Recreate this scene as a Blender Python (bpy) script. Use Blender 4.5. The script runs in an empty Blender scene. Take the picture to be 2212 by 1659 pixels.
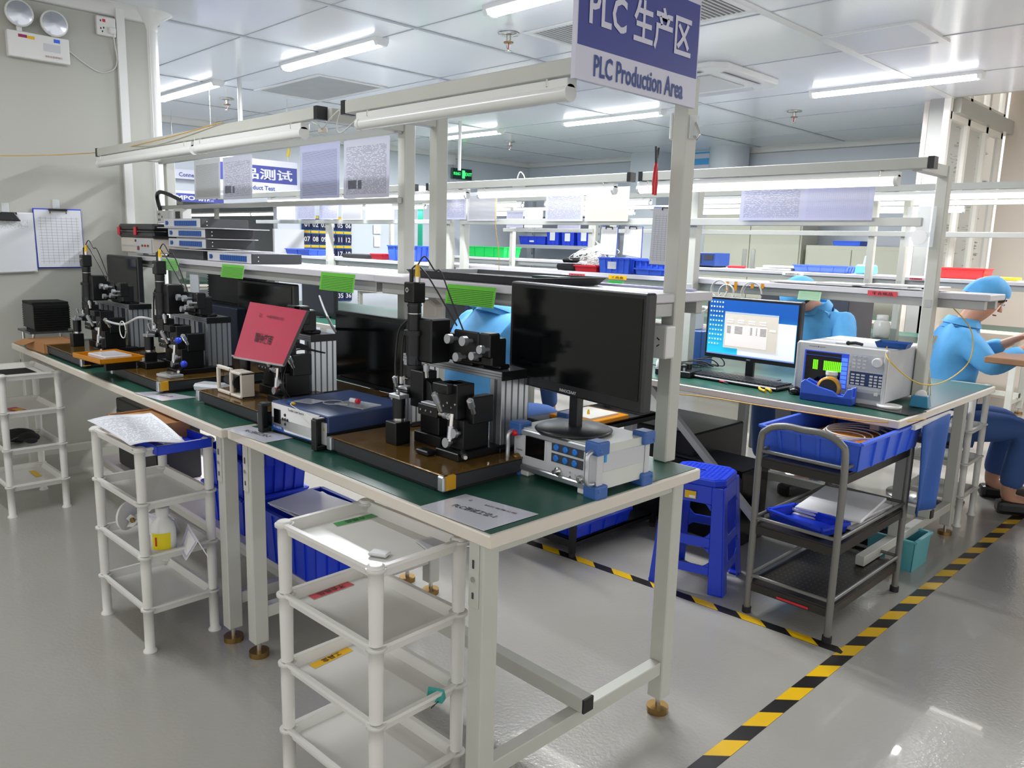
import bpy, bmesh, math, random
from mathutils import Matrix, Vector
random.seed(7)
SC = bpy.context.scene
COL = SC.collection
# ---------------------------------------------------------------- camera
H = 1.3436
def _rot(yaw, pitch, roll):
    f = Vector((math.cos(yaw)*math.cos(pitch), math.sin(yaw)*math.cos(pitch), -math.sin(pitch)))
    r = Vector((math.sin(yaw), -math.cos(yaw), 0)); d = f.cross(r)
    r2 = r*math.cos(roll)+d*math.sin(roll); d2 = -r*math.sin(roll)+d*math.cos(roll)
    return r2, d2, f
CR, CD, CF = _rot(math.radians(135.14673), math.radians(10.00319), math.radians(-1.65597))
FPX = 1707.904
cam = bpy.data.cameras.new('camera'); cam_o = bpy.data.objects.new('camera', cam); COL.objects.link(cam_o)
cam.sensor_width = 36; cam.sensor_fit = 'HORIZONTAL'; cam.lens = FPX*36/2212; cam.clip_start = .02
cam_o.matrix_world = Matrix((( CR.x, -CD.x, -CF.x, 0), (CR.y, -CD.y, -CF.y, 0), (CR.z, -CD.z, -CF.z, H), (0, 0, 0, 1)))
SC.camera = cam_o
SC.view_settings.view_transform = 'Standard'; SC.view_settings.look = 'None'
SC.view_settings.exposure = 0.3; SC.view_settings.gamma = 1
# ---------------------------------------------------------------- world: daylight of the corridor and the made-up yard
W = bpy.data.worlds.new('world'); SC.world = W; W.use_nodes = True
W.node_tree.nodes['Background'].inputs[0].default_value = (1, .985, .96, 1)
W.node_tree.nodes['Background'].inputs[1].default_value = 1.1
SC.cycles.max_bounces = 7; SC.cycles.diffuse_bounces = 4; SC.cycles.glossy_bounces = 3
SC.cycles.transmission_bounces = 4; SC.cycles.transparent_max_bounces = 8
SC.cycles.caustics_reflective = False; SC.cycles.caustics_refractive = False
SC.cycles.sample_clamp_indirect = 12
def area(name, loc, rot, sx, sy, power, col=(1, 1, 1), parent=None):
    l = bpy.data.lights.new(name, 'AREA'); l.shape = 'RECTANGLE'; l.size = sx; l.size_y = sy; l.energy = power; l.color = col
    o = bpy.data.objects.new(name, l); COL.objects.link(o); o.location = loc; o.rotation_euler = rot
    if parent: o.parent = parent
    return o
# the corridor behind the photographer is daylit by large windows
area('corridor_window_light', (2.6, -2.6, 2.1), (math.radians(-72), math.radians(0), math.radians(-135+180)), 4.0, 1.8, 60, (1, .97, .92))

# ---------------------------------------------------------------- pixel-free placement helpers: a sight line cut with a real plane of the room
def ray(x, y): return CR*((x-1106)/FPX)+CD*((y-829.5)/FPX)+CF
def onz(x, y, z): r = ray(x, y); return Vector((0, 0, H))+r*((z-H)/r.z)
def onx(x, y, X): r = ray(x, y); return Vector((0, 0, H))+r*(X/r.x)
def ony(x, y, Y): r = ray(x, y); return Vector((0, 0, H))+r*(Y/r.y)

# ---------------------------------------------------------------- materials
MATS = {}
def lin(c):
    return tuple(((v/255)/12.92 if v/255 <= .04045 else ((v/255+.055)/1.055)**2.4) for v in c)+(1,)
def mat(name, c, rough=.5, metal=0, em=0, noise=0, bump=0, bs=60, alpha=1, spec=.5, trans=0, nscale=8, coat=0):
    if name in MATS: return MATS[name]
    m = bpy.data.materials.new(name); m.use_nodes = True; nt = m.node_tree; b = nt.nodes['Principled BSDF']
    b.inputs['Base Color'].default_value = lin(c); b.inputs['Roughness'].default_value = rough
    b.inputs['Metallic'].default_value = metal; b.inputs['Specular IOR Level'].default_value = spec
    b.inputs['Alpha'].default_value = alpha; b.inputs['Transmission Weight'].default_value = trans
    b.inputs['Coat Weight'].default_value = coat
    if em: b.inputs['Emission Color'].default_value = lin(c); b.inputs['Emission Strength'].default_value = em
    if noise or bump:
        tc = nt.nodes.new('ShaderNodeTexCoord')
    if noise:
        n = nt.nodes.new('ShaderNodeTexNoise'); n.inputs['Scale'].default_value = nscale; n.inputs['Detail'].default_value = 4
        nt.links.new(tc.outputs['Object'], n.inputs['Vector'])
        mx = nt.nodes.new('ShaderNodeMix'); mx.data_type = 'RGBA'
        mx.inputs[6].default_value = lin([max(0, v*(1-noise)) for v in c]); mx.inputs[7].default_value = lin([min(255, v*(1+noise)) for v in c])
        nt.links.new(n.outputs['Fac'], mx.inputs[0]); nt.links.new(mx.outputs[2], b.inputs['Base Color'])
    if bump:
        n2 = nt.nodes.new('ShaderNodeTexNoise'); n2.inputs['Scale'].default_value = bs; n2.inputs['Detail'].default_value = 3
        nt.links.new(tc.outputs['Object'], n2.inputs['Vector'])
        bp = nt.nodes.new('ShaderNodeBump'); bp.inputs['Strength'].default_value = bump; bp.inputs['Distance'].default_value = .01
        nt.links.new(n2.outputs['Fac'], bp.inputs['Height']); nt.links.new(bp.outputs['Normal'], b.inputs['Normal'])
    MATS[name] = m; return m
def formmat(name, paper, ink, rows=40, cols=0, dens=.55, rough=.35, x0=.06, x1=.94, y0=.06, y1=.88):
    """printed page: rows of broken text strokes, optional table rules, on UV"""
    if name in MATS: return MATS[name]
    m = bpy.data.materials.new(name); m.use_nodes = True; nt = m.node_tree; N = nt.nodes; L = nt.links; b = N['Principled BSDF']
    b.inputs['Roughness'].default_value = rough
    uv = N.new('ShaderNodeUVMap'); sp = N.new('ShaderNodeSeparateXYZ'); L.new(uv.outputs[0], sp.inputs[0])
    def M(op, a, bb=None, c=None):
        n = N.new('ShaderNodeMath'); n.operation = op
        for i, v in enumerate((a, bb, c)):
            if v is None: continue
            if hasattr(v, 'is_linked'): L.new(v, n.inputs[i])
            else: n.inputs[i].default_value = v
        return n.outputs[0]
    u, v = sp.outputs[0], sp.outputs[1]
    fr = M('FRACT', M('MULTIPLY', v, float(rows)))
    line = M('MULTIPLY', M('GREATER_THAN', fr, .35), M('LESS_THAN', fr, .72))
    cell = N.new('ShaderNodeCombineXYZ'); L.new(M('MULTIPLY', u, rows*1.3), cell.inputs[0]); L.new(M('MULTIPLY', M('FLOOR', M('MULTIPLY', v, float(rows))), 7.3), cell.inputs[1])
    nz = N.new('ShaderNodeTexNoise'); nz.inputs['Scale'].default_value = .55; nz.inputs['Detail'].default_value = 2; L.new(cell.outputs[0], nz.inputs['Vector'])
    txt = M('MULTIPLY', line, M('GREATER_THAN', nz.outputs['Fac'], 1-dens))
    ins = M('MULTIPLY', M('MULTIPLY', M('GREATER_THAN', u, x0), M('LESS_THAN', u, x1)), M('MULTIPLY', M('GREATER_THAN', v, y0), M('LESS_THAN', v, y1)))
    ink_f = M('MULTIPLY', txt, .8)
    if cols:
        gx = M('LESS_THAN', M('FRACT', M('MULTIPLY', u, float(cols))), .06)
        gy = M('LESS_THAN', M('FRACT', M('MULTIPLY', v, rows/2.0)), .10)
        ink_f = M('MAXIMUM', M('MULTIPLY', M('MAXIMUM', gx, gy), .75), M('MULTIPLY', txt, .7))
    ink_f = M('MULTIPLY', ink_f, ins)
    mx = N.new('ShaderNodeMix'); mx.data_type = 'RGBA'; L.new(ink_f, mx.inputs[0]); mx.inputs[6].default_value = lin(paper); mx.inputs[7].default_value = lin(ink)
    L.new(mx.outputs[2], b.inputs['Base Color']); MATS[name] = m; return m

m_frame = mat('cream_steel', (190, 191, 183), .38, noise=.03)
m_frame2 = mat('grey_alu', (178, 180, 177), .35, .25, noise=.03)
m_white = mat('white_plastic', (222, 221, 216), .3, noise=.02)
m_shelfw = mat('white_laminate', (206, 204, 210), .3, noise=.02)
m_pinkw = mat('pale_laminate', (205, 198, 205), .35)
m_edge = mat('cream_edge', (214, 206, 194), .4, noise=.03)
m_green = mat('green_mat', (38, 84, 70), .32, noise=.06, nscale=3, bump=.02, bs=4)
m_black = mat('black_paint', (22, 23, 24), .42, noise=.08)
m_blackp = mat('black_plastic', (24, 25, 28), .35)
m_blackg = mat('black_gloss', (8, 9, 11), .12)
m_dark = mat('dark_grey', (58, 59, 62), .5)
m_rubber = mat('rubber', (30, 28, 28), .7)
m_alu = mat('aluminium', (186, 190, 196), .3, .8)
m_alud = mat('aluminium_groove', (96, 100, 106), .45, .6)
m_steel = mat('satin_steel', (200, 198, 194), .25, .9)
m_brass = mat('brass', (150, 120, 70), .35, .9)
m_blue = mat('blue_plastic', (28, 62, 205), .32, noise=.03)
m_blue2 = mat('blue_plastic_light', (62, 104, 225), .35, noise=.03)
m_bluec = mat('blue_corner_plastic', (58, 98, 165), .4)
m_port = mat('blue_port', (18, 76, 150), .4)
m_navy = mat('navy_paint', (44, 64, 108), .4)
m_coat = mat('cleanroom_cloth', (84, 160, 215), .75, noise=.06, nscale=20)
m_skin = mat('skin', (196, 146, 120), .5, noise=.04)
m_hair = mat('hair', (24, 20, 18), .6)
m_paper = mat('paper', (232, 232, 234), .5)
m_lamin = mat('laminated_paper', (214, 214, 224), .18, coat=.5)
m_plasticf = mat('clear_film', (230, 236, 240), .1, alpha=.35)
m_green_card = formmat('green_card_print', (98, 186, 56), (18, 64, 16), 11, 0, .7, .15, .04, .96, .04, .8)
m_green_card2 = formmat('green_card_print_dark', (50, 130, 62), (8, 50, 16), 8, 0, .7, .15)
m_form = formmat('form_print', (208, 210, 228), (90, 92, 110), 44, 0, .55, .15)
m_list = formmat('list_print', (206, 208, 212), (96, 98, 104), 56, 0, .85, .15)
m_form2 = formmat('form_print_dimmed', (158, 160, 182), (80, 82, 100), 44, 0, .55, .15)  # form paper darkened in its colour to offset the tube light above it
m_list2 = formmat('list_print_dimmed', (162, 164, 170), (84, 86, 92), 56, 0, .85, .15)  # list paper likewise, a darker copy against the strong tube light
m_table = formmat('table_print', (205, 205, 208), (110, 112, 116), 52, 9, .3, .3)
m_grid = formmat('grid_print', (170, 170, 154), (130, 130, 124), 60, 26, .35, .3)
m_red = mat('red_plastic', (205, 30, 48), .35)
m_pink = mat('pink_sheet', (188, 46, 80), .14, bump=.03, bs=30, noise=.05, coat=.6)
m_yel = mat('yellow', (222, 178, 20), .4)
m_kap = mat('amber_tape', (200, 130, 12), .2, alpha=.9)
m_card = mat('cardboard', (170, 122, 78), .8, noise=.06)
m_wire = mat('cable_white', (205, 205, 200), .4)
m_wireb = mat('cable_black', (18, 18, 20), .4)
m_ystr = mat('yellow_string', (205, 160, 70), .5)
m_ink = mat('ink', (28, 28, 32), .5)
m_signb = mat('sign_blue', (58, 66, 140), .35)
m_signw = mat('sign_white', (206, 206, 222), .35)
m_signt = mat('sign_text_blue', (40, 66, 136), .4)
m_tube = mat('lit_tube', (255, 252, 240), .4, em=3.6)
m_tubec = mat('lit_ceiling_tube', (246, 250, 255), .4, em=12.0)
m_tubeoff = mat('unlit_tube', (228, 229, 226), .22)
m_gr = mat('grey_machine', (196, 198, 202), .4, noise=.02)
m_grl = mat('grey_machine_light', (216, 218, 216), .38)
m_instr = mat('instrument_side', (206, 210, 204), .4, noise=.02)
m_dgreen = mat('exit_green', (20, 60, 50), .3)
m_glass = mat('reflected_window_glass', (232, 240, 240), .03, alpha=.22)
m_tgreen = mat('lit_green', (60, 230, 110), .4, em=1.5)

# ---------------------------------------------------------------- mesh builder
_txt = {}
def text_mesh(s, off=0.0):
    k = (s, off)
    if k not in _txt:
        c = bpy.data.curves.new('t', 'FONT'); c.body = s; c.offset = off; c.resolution_u = 2
        o = bpy.data.objects.new('t', c); COL.objects.link(o)
        m = bpy.data.meshes.new_from_object(o.evaluated_get(bpy.context.evaluated_depsgraph_get()))
        vs = [v.co.copy() for v in m.vertices]; fs = [tuple(p.vertices) for p in m.polygons]
        if vs:
            x0 = min(v.x for v in vs); x1 = max(v.x for v in vs); y0 = min(v.y for v in vs); y1 = max(v.y for v in vs)
        else: x0 = x1 = y0 = y1 = 0
        bpy.data.objects.remove(o); bpy.data.curves.remove(c); bpy.data.meshes.remove(m)
        _txt[k] = (vs, fs, x0, x1, y0, y1)
    return _txt[k]
class MB:
    def __init__(s): s.v = []; s.f = []; s.m = []; s.sm = []; s.uv = {}; s.mats = []; s.M = Matrix.Identity(4)
    def mi(s, m):
        if m not in s.mats: s.mats.append(m)
        return s.mats.index(m)
    def add(s, vs, fs, m, smooth=False, uvs=None):
        b = len(s.v); s.v += [s.M @ Vector(v) for v in vs]; k = s.mi(m)
        for i, f in enumerate(fs):
            if uvs: s.uv[len(s.f)] = uvs[i]
            s.f.append([b+j for j in f]); s.m.append(k); s.sm.append(smooth)
        return s
    def box(s, c, d, m, rz=0, ry=0, rx=0, taper=1):
        x, y, z = d[0]/2, d[1]/2, d[2]/2
        T = Matrix.Translation(c) @ Matrix.Rotation(rz, 4, 'Z') @ Matrix.Rotation(ry, 4, 'Y') @ Matrix.Rotation(rx, 4, 'X')
        vs = [T @ Vector((a*x*(taper if q < 0 else 1), b*y*(taper if q < 0 else 1), q*z)) for q in (-1, 1) for b in (-1, 1) for a in (-1, 1)]
        return s.add(vs, [(0, 2, 3, 1), (4, 5, 7, 6), (0, 1, 5, 4), (2, 6, 7, 3), (0, 4, 6, 2), (1, 3, 7, 5)], m)
    def bb(s, a, b, m):  # box between two corners
        return s.box([(a[i]+b[i])/2 for i in range(3)], [abs(a[i]-b[i]) for i in range(3)], m)
    def bar(s, a, b, w, h, m):  # rectangular bar from a to b
        a = Vector(a); b = Vector(b); d = b-a; z = d.normalized(); up = Vector((0, 0, 1)) if abs(z.z) < .95 else Vector((0, 1, 0))
        x = up.cross(z).normalized(); y = z.cross(x)
        vs = [p+x*i*w/2+y*j*h/2 for p in (a, b) for j in (-1, 1) for i in (-1, 1)]
        return s.add(vs, [(0, 2, 3, 1), (4, 5, 7, 6), (0, 1, 5, 4), (2, 6, 7, 3), (0, 4, 6, 2), (1, 3, 7, 5)], m)
    def cyl(s, a, b, r, m, n=16, r2=None, cap=True):
        a = Vector(a); b = Vector(b); z = (b-a).normalized(); t = Vector((1, 0, 0)) if abs(z.x) < .8 else Vector((0, 1, 0))
        x = z.cross(t).normalized(); y = z.cross(x); r2 = r if r2 is None else r2
        vs = []
        for p, q in ((a, r), (b, r2)):
            for i in range(n):
                w = 2*math.pi*i/n; vs.append(p+x*q*math.cos(w)+y*q*math.sin(w))
        s.add(vs, [(i, (i+1) % n, n+(i+1) % n, n+i) for i in range(n)], m, True)
        if cap: s.add(vs, [tuple(range(n))[::-1], tuple(range(n, 2*n))], m)
        return s
    def tube(s, pts, r, m, n=8, closed=False):
        pts = [Vector(p) for p in pts]; k = len(pts); vs = []; px = None
        for i, p in enumerate(pts):
            a = pts[(i-1) % k] if closed or i else p; b = pts[(i+1) % k] if closed or i < k-1 else p
            z = (b-a).normalized()
            if px is None:
                t = Vector((0, 0, 1)) if abs(z.z) < .9 else Vector((1, 0, 0)); px = z.cross(t).normalized()
            px = (px-z*px.dot(z)).normalized(); y = z.cross(px)
            for j in range(n):
                w = 2*math.pi*j/n; vs.append(p+px*r*math.cos(w)+y*r*math.sin(w))
        fs = [(i*n+j, i*n+(j+1) % n, ((i+1) % k)*n+(j+1) % n, ((i+1) % k)*n+j) for i in range(k if closed else k-1) for j in range(n)]
        s.add(vs, fs, m, True)
        if not closed: s.add(vs, [tuple(range(n))[::-1], tuple(range((k-1)*n, k*n))], m)
        return s
    def lathe(s, c, prof, m, n=24, axis='Z'):
        c = Vector(c); vs = []
        for r, h in prof:
            for j in range(n):
                w = 2*math.pi*j/n; a, b = r*math.cos(w), r*math.sin(w)
                vs.append(c+(Vector((a, b, h)) if axis == 'Z' else Vector((a, h, b)) if axis == 'Y' else Vector((h, a, b))))
        fs = [(i*n+j, i*n+(j+1) % n, (i+1)*n+(j+1) % n, (i+1)*n+j) for i in range(len(prof)-1) for j in range(n)]
        s.add(vs, fs, m, True); s.add(vs, [tuple(range(n))[::-1], tuple(range((len(prof)-1)*n, len(prof)*n))], m)
        return s
    def ball(s, c, r, m, n=12, sx=1, sy=1, sz=1):
        prof = [(math.sin(math.pi*i/n), -math.cos(math.pi*i/n)) for i in range(n+1)]
        vs = []; k = n*2
        for a, h in prof:
            for j in range(k):
                w = 2*math.pi*j/k; vs.append((c[0]+r*sx*a*math.cos(w), c[1]+r*sy*a*math.sin(w), c[2]+r*sz*h))
        return s.add(vs, [(i*k+j, i*k+(j+1) % k, (i+1)*k+(j+1) % k, (i+1)*k+j) for i in range(n) for j in range(k)], m, True)
    def prism(s, poly, ext, m):
        n = len(poly); e = Vector(ext); vs = [Vector(p) for p in poly]+[Vector(p)+e for p in poly]
        return s.add(vs, [tuple(range(n))[::-1], tuple(range(n, 2*n))]+[(i, (i+1) % n, n+(i+1) % n, n+i) for i in range(n)], m)
    def sheet(s, p, m, t=.0008, back=None):
        """page with corners TL,TR,BR,BL; UV 0..1; thickness t"""
        p = [Vector(q) for q in p]; nrm = (p[1]-p[0]).cross(p[3]-p[0]).normalized()*t
        s.add([p[3], p[2], p[1], p[0]], [(0, 1, 2, 3)], m, False, [[(0, 0), (1, 0), (1, 1), (0, 1)]])
        q = [p[3]+nrm, p[2]+nrm, p[1]+nrm, p[0]+nrm]; bm = back or m_paper
        a = [p[3], p[2], p[1], p[0]]+q
        s.add(a, [(7, 6, 5, 4), (0, 4, 5, 1), (1, 5, 6, 2), (2, 6, 7, 3), (3, 7, 4, 0)], bm)
        return s
    def text(s, st, o, x, y, h, m, off=.012, fitw=None, center=True, lift=.0012):
        """text with cap height about h, centred at o, along x, up y"""
        vs, fs, x0, x1, y0, y1 = text_mesh(st, off)
        x = Vector(x).normalized(); y = Vector(y).normalized(); n = x.cross(y); k = h/max(y1-y0, .01); kx = k if not fitw else fitw/max(x1-x0, .01)
        cx = (x0+x1)/2 if center else x0; cy = (y0+y1)/2; o = Vector(o)+n*lift
        return s.add([o+x*(v.x-cx)*kx+y*(v.y-cy)*k for v in vs], fs, m)
    def build(s, name, parent=None, bevel=0, loc=None, seg=1):
        me = bpy.data.meshes.new(name); me.from_pydata([tuple(v) for v in s.v], [], s.f)
        for m in s.mats: me.materials.append(m)
        for i, p in enumerate(me.polygons): p.material_index = s.m[i]; p.use_smooth = s.sm[i]
        if s.uv:
            u = me.uv_layers.new(name='uv')
            for i, q in s.uv.items():
                for li, w in zip(me.polygons[i].loop_indices, q): u.data[li].uv = w
        o = bpy.data.objects.new(name, me); COL.objects.link(o)
        if loc is not None:
            me.transform(Matrix.Translation(-Vector(loc))); o.location = loc
        if parent: o.parent = parent
        if bevel:
            b = o.modifiers.new('bevel', 'BEVEL'); b.width = bevel; b.segments = seg; b.limit_method = 'ANGLE'; b.angle_limit = .7
        return o
def tag(o, label=None, cat=None, group=None, kind=None):
    if label: o['label'] = label
    if cat: o['category'] = cat
    if group: o['group'] = group
    if kind: o['kind'] = kind
    return o
def thing(name, label, cat, loc=(0, 0, 0), rz=0, group=None):
    o = bpy.data.objects.new(name, None); COL.objects.link(o); o.location = loc; o.rotation_euler = (0, 0, rz); o.empty_display_size = .05
    return tag(o, label, cat, group)
def struct(mb, name, label=None, bevel=0): return tag(mb.build(name, None, bevel), label, None, None, 'structure')
def copy_tree(o, parent=None):
    c = o.copy(); COL.objects.link(c); c.parent = parent
    for ch in list(o.children): copy_tree(ch, c)
    return c
def dup(o, loc, rz=None, label=None):
    c = copy_tree(o); c.location = loc
    if rz is not None: c.rotation_euler = (0, 0, rz)
    if label: c['label'] = label
    return c
def arc(c, r, a0, a1, n, ax=(1, 0, 0), ay=(0, 1, 0)):
    c = Vector(c); ax = Vector(ax); ay = Vector(ay)
    return [c+ax*r*math.cos(a0+(a1-a0)*i/n)+ay*r*math.sin(a0+(a1-a0)*i/n) for i in range(n+1)]
def spline(pts, n=8):
    pts = [Vector(p) for p in pts]; P = [pts[0]]+pts+[pts[-1]]; out = []
    for i in range(1, len(P)-2):
        a, b, c, d = P[i-1], P[i], P[i+1], P[i+2]
        for j in range(n):
            t = j/n; out.append(.5*((2*b)+(c-a)*t+(2*a-5*b+4*c-d)*t*t+(3*b-a-3*c+d)*t**3))
    return out+[pts[-1]]
X, Y, Z = Vector((1, 0, 0)), Vector((0, 1, 0)), Vector((0, 0, 1))
# ================================================================= THE SETTING
CH = 2.6
def floor_mat():
    m = mat('epoxy_floor', (162, 159, 152), .2, noise=.035, nscale=.9, bump=.0, spec=.55, coat=.25)
    nt = m.node_tree; b = nt.nodes['Principled BSDF']; tc = nt.nodes.new('ShaderNodeTexCoord')
    n = nt.nodes.new('ShaderNodeTexNoise'); n.inputs['Scale'].default_value = 85; n.inputs['Detail'].default_value = 2
    nt.links.new(tc.outputs['Object'], n.inputs['Vector'])
    bp = nt.nodes.new('ShaderNodeBump'); bp.inputs['Strength'].default_value = .25; bp.inputs['Distance'].default_value = .004
    nt.links.new(n.outputs['Fac'], bp.inputs['Height']); nt.links.new(bp.outputs['Normal'], b.inputs['Normal'])
    return m
m_floor = floor_mat()
m_ceil = mat('ceiling_panel', (226, 229, 234), .16, noise=.012, nscale=.7, bump=.015, bs=1.2)
m_wall = mat('wall_panel', (178, 178, 170), .35, noise=.015, nscale=.8)
m_wallb = mat('wall_panel_far', (196, 202, 210), .35, noise=.015, nscale=.8)
m_trim = mat('white_trim', (222, 222, 220), .3)
m_warm = mat('beige_wall', (205, 196, 184), .6)
struct(MB().bb((-15, -4, -.1), (5, 14, 0), m_floor), 'floor', 'grey glossy epoxy floor')
c = MB().bb((-15, -2.2, CH), (-2.46, 9.3, CH+.08), m_ceil).bb((-2.46, -2.2, CH), (-2.28, 7.2, CH+.08), m_ceil).bb((-2.28, -2.2, CH), (3, 7.12, CH+.08), m_ceil)
struct(c, 'ceiling', 'glossy white panel ceiling')
k = 0
def seam(a, b, w, m=m_trim, h=.004):
    global k; k += 1
    tag(MB().bar(a, b, w, h, m).build('trim_%d' % k), None, None, None, 'structure')
m_seam = mat('ceiling_seam', (176, 180, 186), .4)
# seams across (along Y) and along X
for x, w in ((-7.88, .025), (-6.74, .02), (-5.03, .03), (-4.0, .03), (-2.28, .055)):
    seam((x, -2, CH-.003), (x, 9.2 if x < -2.3 else 7.12, CH-.003), w, m_trim if w > .04 else m_seam)
for y in (1.4, 2.5, 3.09, 4.1, 5.15, 6.25, 7.3, 8.35):
    seam((-9, y, CH-.002), (-2.3 if y > 7.2 else 3, y, CH-.002), .008, m_seam)
# left partition wall, ends at y=1.9
struct(MB().bb((-5.0, -3, 0), (-4.95, 1.90, CH), m_wall), 'wall_left', 'light grey panel wall at the left')
t = MB().cyl((-4.985, 1.90, 0), (-4.985, 1.90, CH-.02), .045, m_trim, 20).bb((-5.03, 1.88, 0), (-4.94, 1.885, CH), m_trim)
t.lathe((-4.985, 1.90, CH-.1), [(.045, 0), (.05, .03), (.08, .07), (.13, .1)], m_trim)
struct(t, 'trim_60', 'rounded white corner post at the end of the left wall')
struct(MB().bb((-4.948, 1.70, 0), (-4.925, 1.745, CH-.02), m_trim), 'trim_61', 'white vertical cable duct on the left wall')
def cove(a, b, n, name):
    """quarter-round cove between ceiling and a wall"""
    a = Vector(a); b = Vector(b); n = Vector(n); mb = MB(); r = .07
    pts = [(0, 0), (r, 0)]+[(r*(1-math.sin(q)), -r*(1-math.cos(q))) for q in [math.pi/2*i/6 for i in range(1, 6)]]+[(0, -r)]
    vs = [p+n*u+Z*w for p in (a, b) for u, w in pts]; k = len(pts)
    mb.add(vs, [(i, (i+1) % k, k+(i+1) % k, k+i) for i in range(k)], m_trim, True)
    struct(mb, name)
cove((-4.95, -3, CH), (-4.95, 1.95, CH), X, 'trim_62')
cove((-9, 1.5, CH), (-9, 9.2, CH), X, 'trim_63')
cove((-9, 9.2, CH), (-2.5, 9.2, CH), -Y, 'trim_64')
struct(MB().bb((-4.95, -3, 0), (-4.935, 1.9, .1), m_wall), 'baseboard_left')
# far left wall with a wide opening to the next room
w = MB().bb((-9.1, 1.0, 0), (-9, 3.3, CH), m_wallb).bb((-9.1, 4.85, 0), (-9, 9.3, CH), m_wallb).bb((-9.1, 3.3, 1.72), (-9, 4.85, CH), m_wallb)
struct(w, 'wall_far_left', 'grey panel wall at the far left of the hall')
struct(MB().bb((-9.1, 9.2, 0), (-2.46, 9.3, CH), m_wallb), 'wall_back', 'pale grey panel wall at the back of the hall')
struct(MB().bb((-9.2, .9, 0), (-5, 1.0, CH), m_wallb), 'wall_front')
struct(MB().bb((-14.1, 0, 0), (-14, 10, CH), m_wallb).bb((-14, 9.3, 0), (-9.1, 9.4, CH), m_wallb).bb((-14, .4, 0), (-9.1, .5, CH), m_wallb), 'wall_next_room', 'far wall of the next room seen through the opening')
# boxed pillars on the back wall
struct(MB().bb((-6.75, 8.85, 0), (-6.3, 9.2, CH), m_wallb), 'trim_65', 'boxed pillar on the back wall')
p = MB().cyl((-5.35, 9.0, 0), (-5.35, 9.0, CH), .24, m_wallb, 32); struct(p, 'trim_66', 'round pillar at the back wall')
# window bay on the right, built solid in place of a glass reflection
m_bay = mat('reflected_bay_wall', (214, 204, 192), .6)
struct(MB().bb((-2.43, 7.12, 0), (-2.28, 7.2, 2.6), mat('reflected_bay_pier', (150, 150, 146), .5)), 'wall_reflected_bay_end')
b = MB().bb((-2.33, 7.12, 0), (-2.28, 8.8, 1.17), m_bay).bb((-2.36, 7.205, 2.49), (-2.22, 8.8, 2.61), m_wall).bb((-2.33, 7.12, 3.0), (-2.28, 8.8, 3.2), m_bay)
b.bb((-2.50, 7.2, 0), (-2.46, 9.2, 3.2), m_bay)
area('yard_fill_light', (-2.40, 7.9, 3.25), (0, 0, 0), .11, 1.4, 9, (.95, .98, 1))  # light added above the made-up yard to brighten it
struct(b, 'wall_reflected_bay_side', 'wall and beam around the tall window, solid copy of a reflection')
struct(MB().bb((-2.28, 8.75, 0), (4, 8.85, 3.3), m_bay), 'wall_reflected_bay_back', 'beige wall beside the tall window, solid copy of a reflection')
struct(MB().bb((-2.33, 7.12, 3.2), (4, 8.85, 3.3), m_ceil).bb((-2.28, 7.12, 2.6), (3, 7.16, 3.2), m_wall), 'ceiling_reflected_bay')
m_wf = mat('window_frame_white', (232, 228, 220), .4)
wf = MB()
for y in (7.14, 7.62, 8.14, 8.6): wf.bb((-2.32, y-.03, 1.17), (-2.27, y+.03, 3.0), m_wf)
for z in (1.19, 2.47, 2.63, 2.98): wf.bb((-2.32, 7.14, z-.03), (-2.27, 8.62, z+.03), m_wf)
struct(wf, 'window_reflected_1', 'tall white framed window on the right, solid copy of a reflection')
struct(MB().bb((-2.302, 7.14, 1.2), (-2.298, 8.62, 2.98), m_glass), 'window_reflected_2', 'glass of the tall window, solid copy of a reflection')
# shrub in a made-up yard, for the foliage of the reflected window
m_leaf = mat('reflected_leaf', (70, 100, 48), .5, noise=.3, nscale=12)
sh = MB()
for i in range(700):
    p = Vector((random.uniform(-2.44, -2.37), random.uniform(7.25, 8.7), random.uniform(1.2, 2.95)))
    if math.sin(p.y*9)+random.random()*.8 < .5: continue
    q = Matrix.Rotation(random.uniform(0, 6.3), 3, 'Z') @ Matrix.Rotation(random.uniform(-1, 1), 3, 'X')
    a = random.uniform(.02, .04)
    sh.add([p+q @ Vector(v) for v in ((-a, 0, 0), (0, -.012, 0), (a, 0, 0), (0, .012, 0))], [(0, 1, 2, 3)], m_leaf)
tag(sh.build('reflected_shrub_foliage'), 'green leafy shrub in a made-up yard behind the tall window', 'shrub', kind='stuff')

# ---- floor tape
def hazard():
    m = bpy.data.materials.new('hazard_tape'); m.use_nodes = True; nt = m.node_tree; b = nt.nodes['Principled BSDF']; b.inputs['Roughness'].default_value = .3
    uv = nt.nodes.new('ShaderNodeUVMap'); sp = nt.nodes.new('ShaderNodeSeparateXYZ'); nt.links.new(uv.outputs[0], sp.inputs[0])
    a = nt.nodes.new('ShaderNodeMath'); a.operation = 'ADD'; nt.links.new(sp.outputs[0], a.inputs[0]); nt.links.new(sp.outputs[1], a.inputs[1])
    f = nt.nodes.new('ShaderNodeMath'); f.operation = 'FRACT'; nt.links.new(a.outputs[0], f.inputs[0])
    g = nt.nodes.new('ShaderNodeMath'); g.operation = 'GREATER_THAN'; g.inputs[1].default_value = .5; nt.links.new(f.outputs[0], g.inputs[0])
    mx = nt.nodes.new('ShaderNodeMix'); mx.data_type = 'RGBA'; mx.inputs[6].default_value = lin((226, 180, 18)); mx.inputs[7].default_value = lin((34, 32, 30))
    nt.links.new(g.outputs[0], mx.inputs[0]); nt.links.new(mx.outputs[2], b.inputs['Base Color']); return m
m_haz = hazard()
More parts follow.
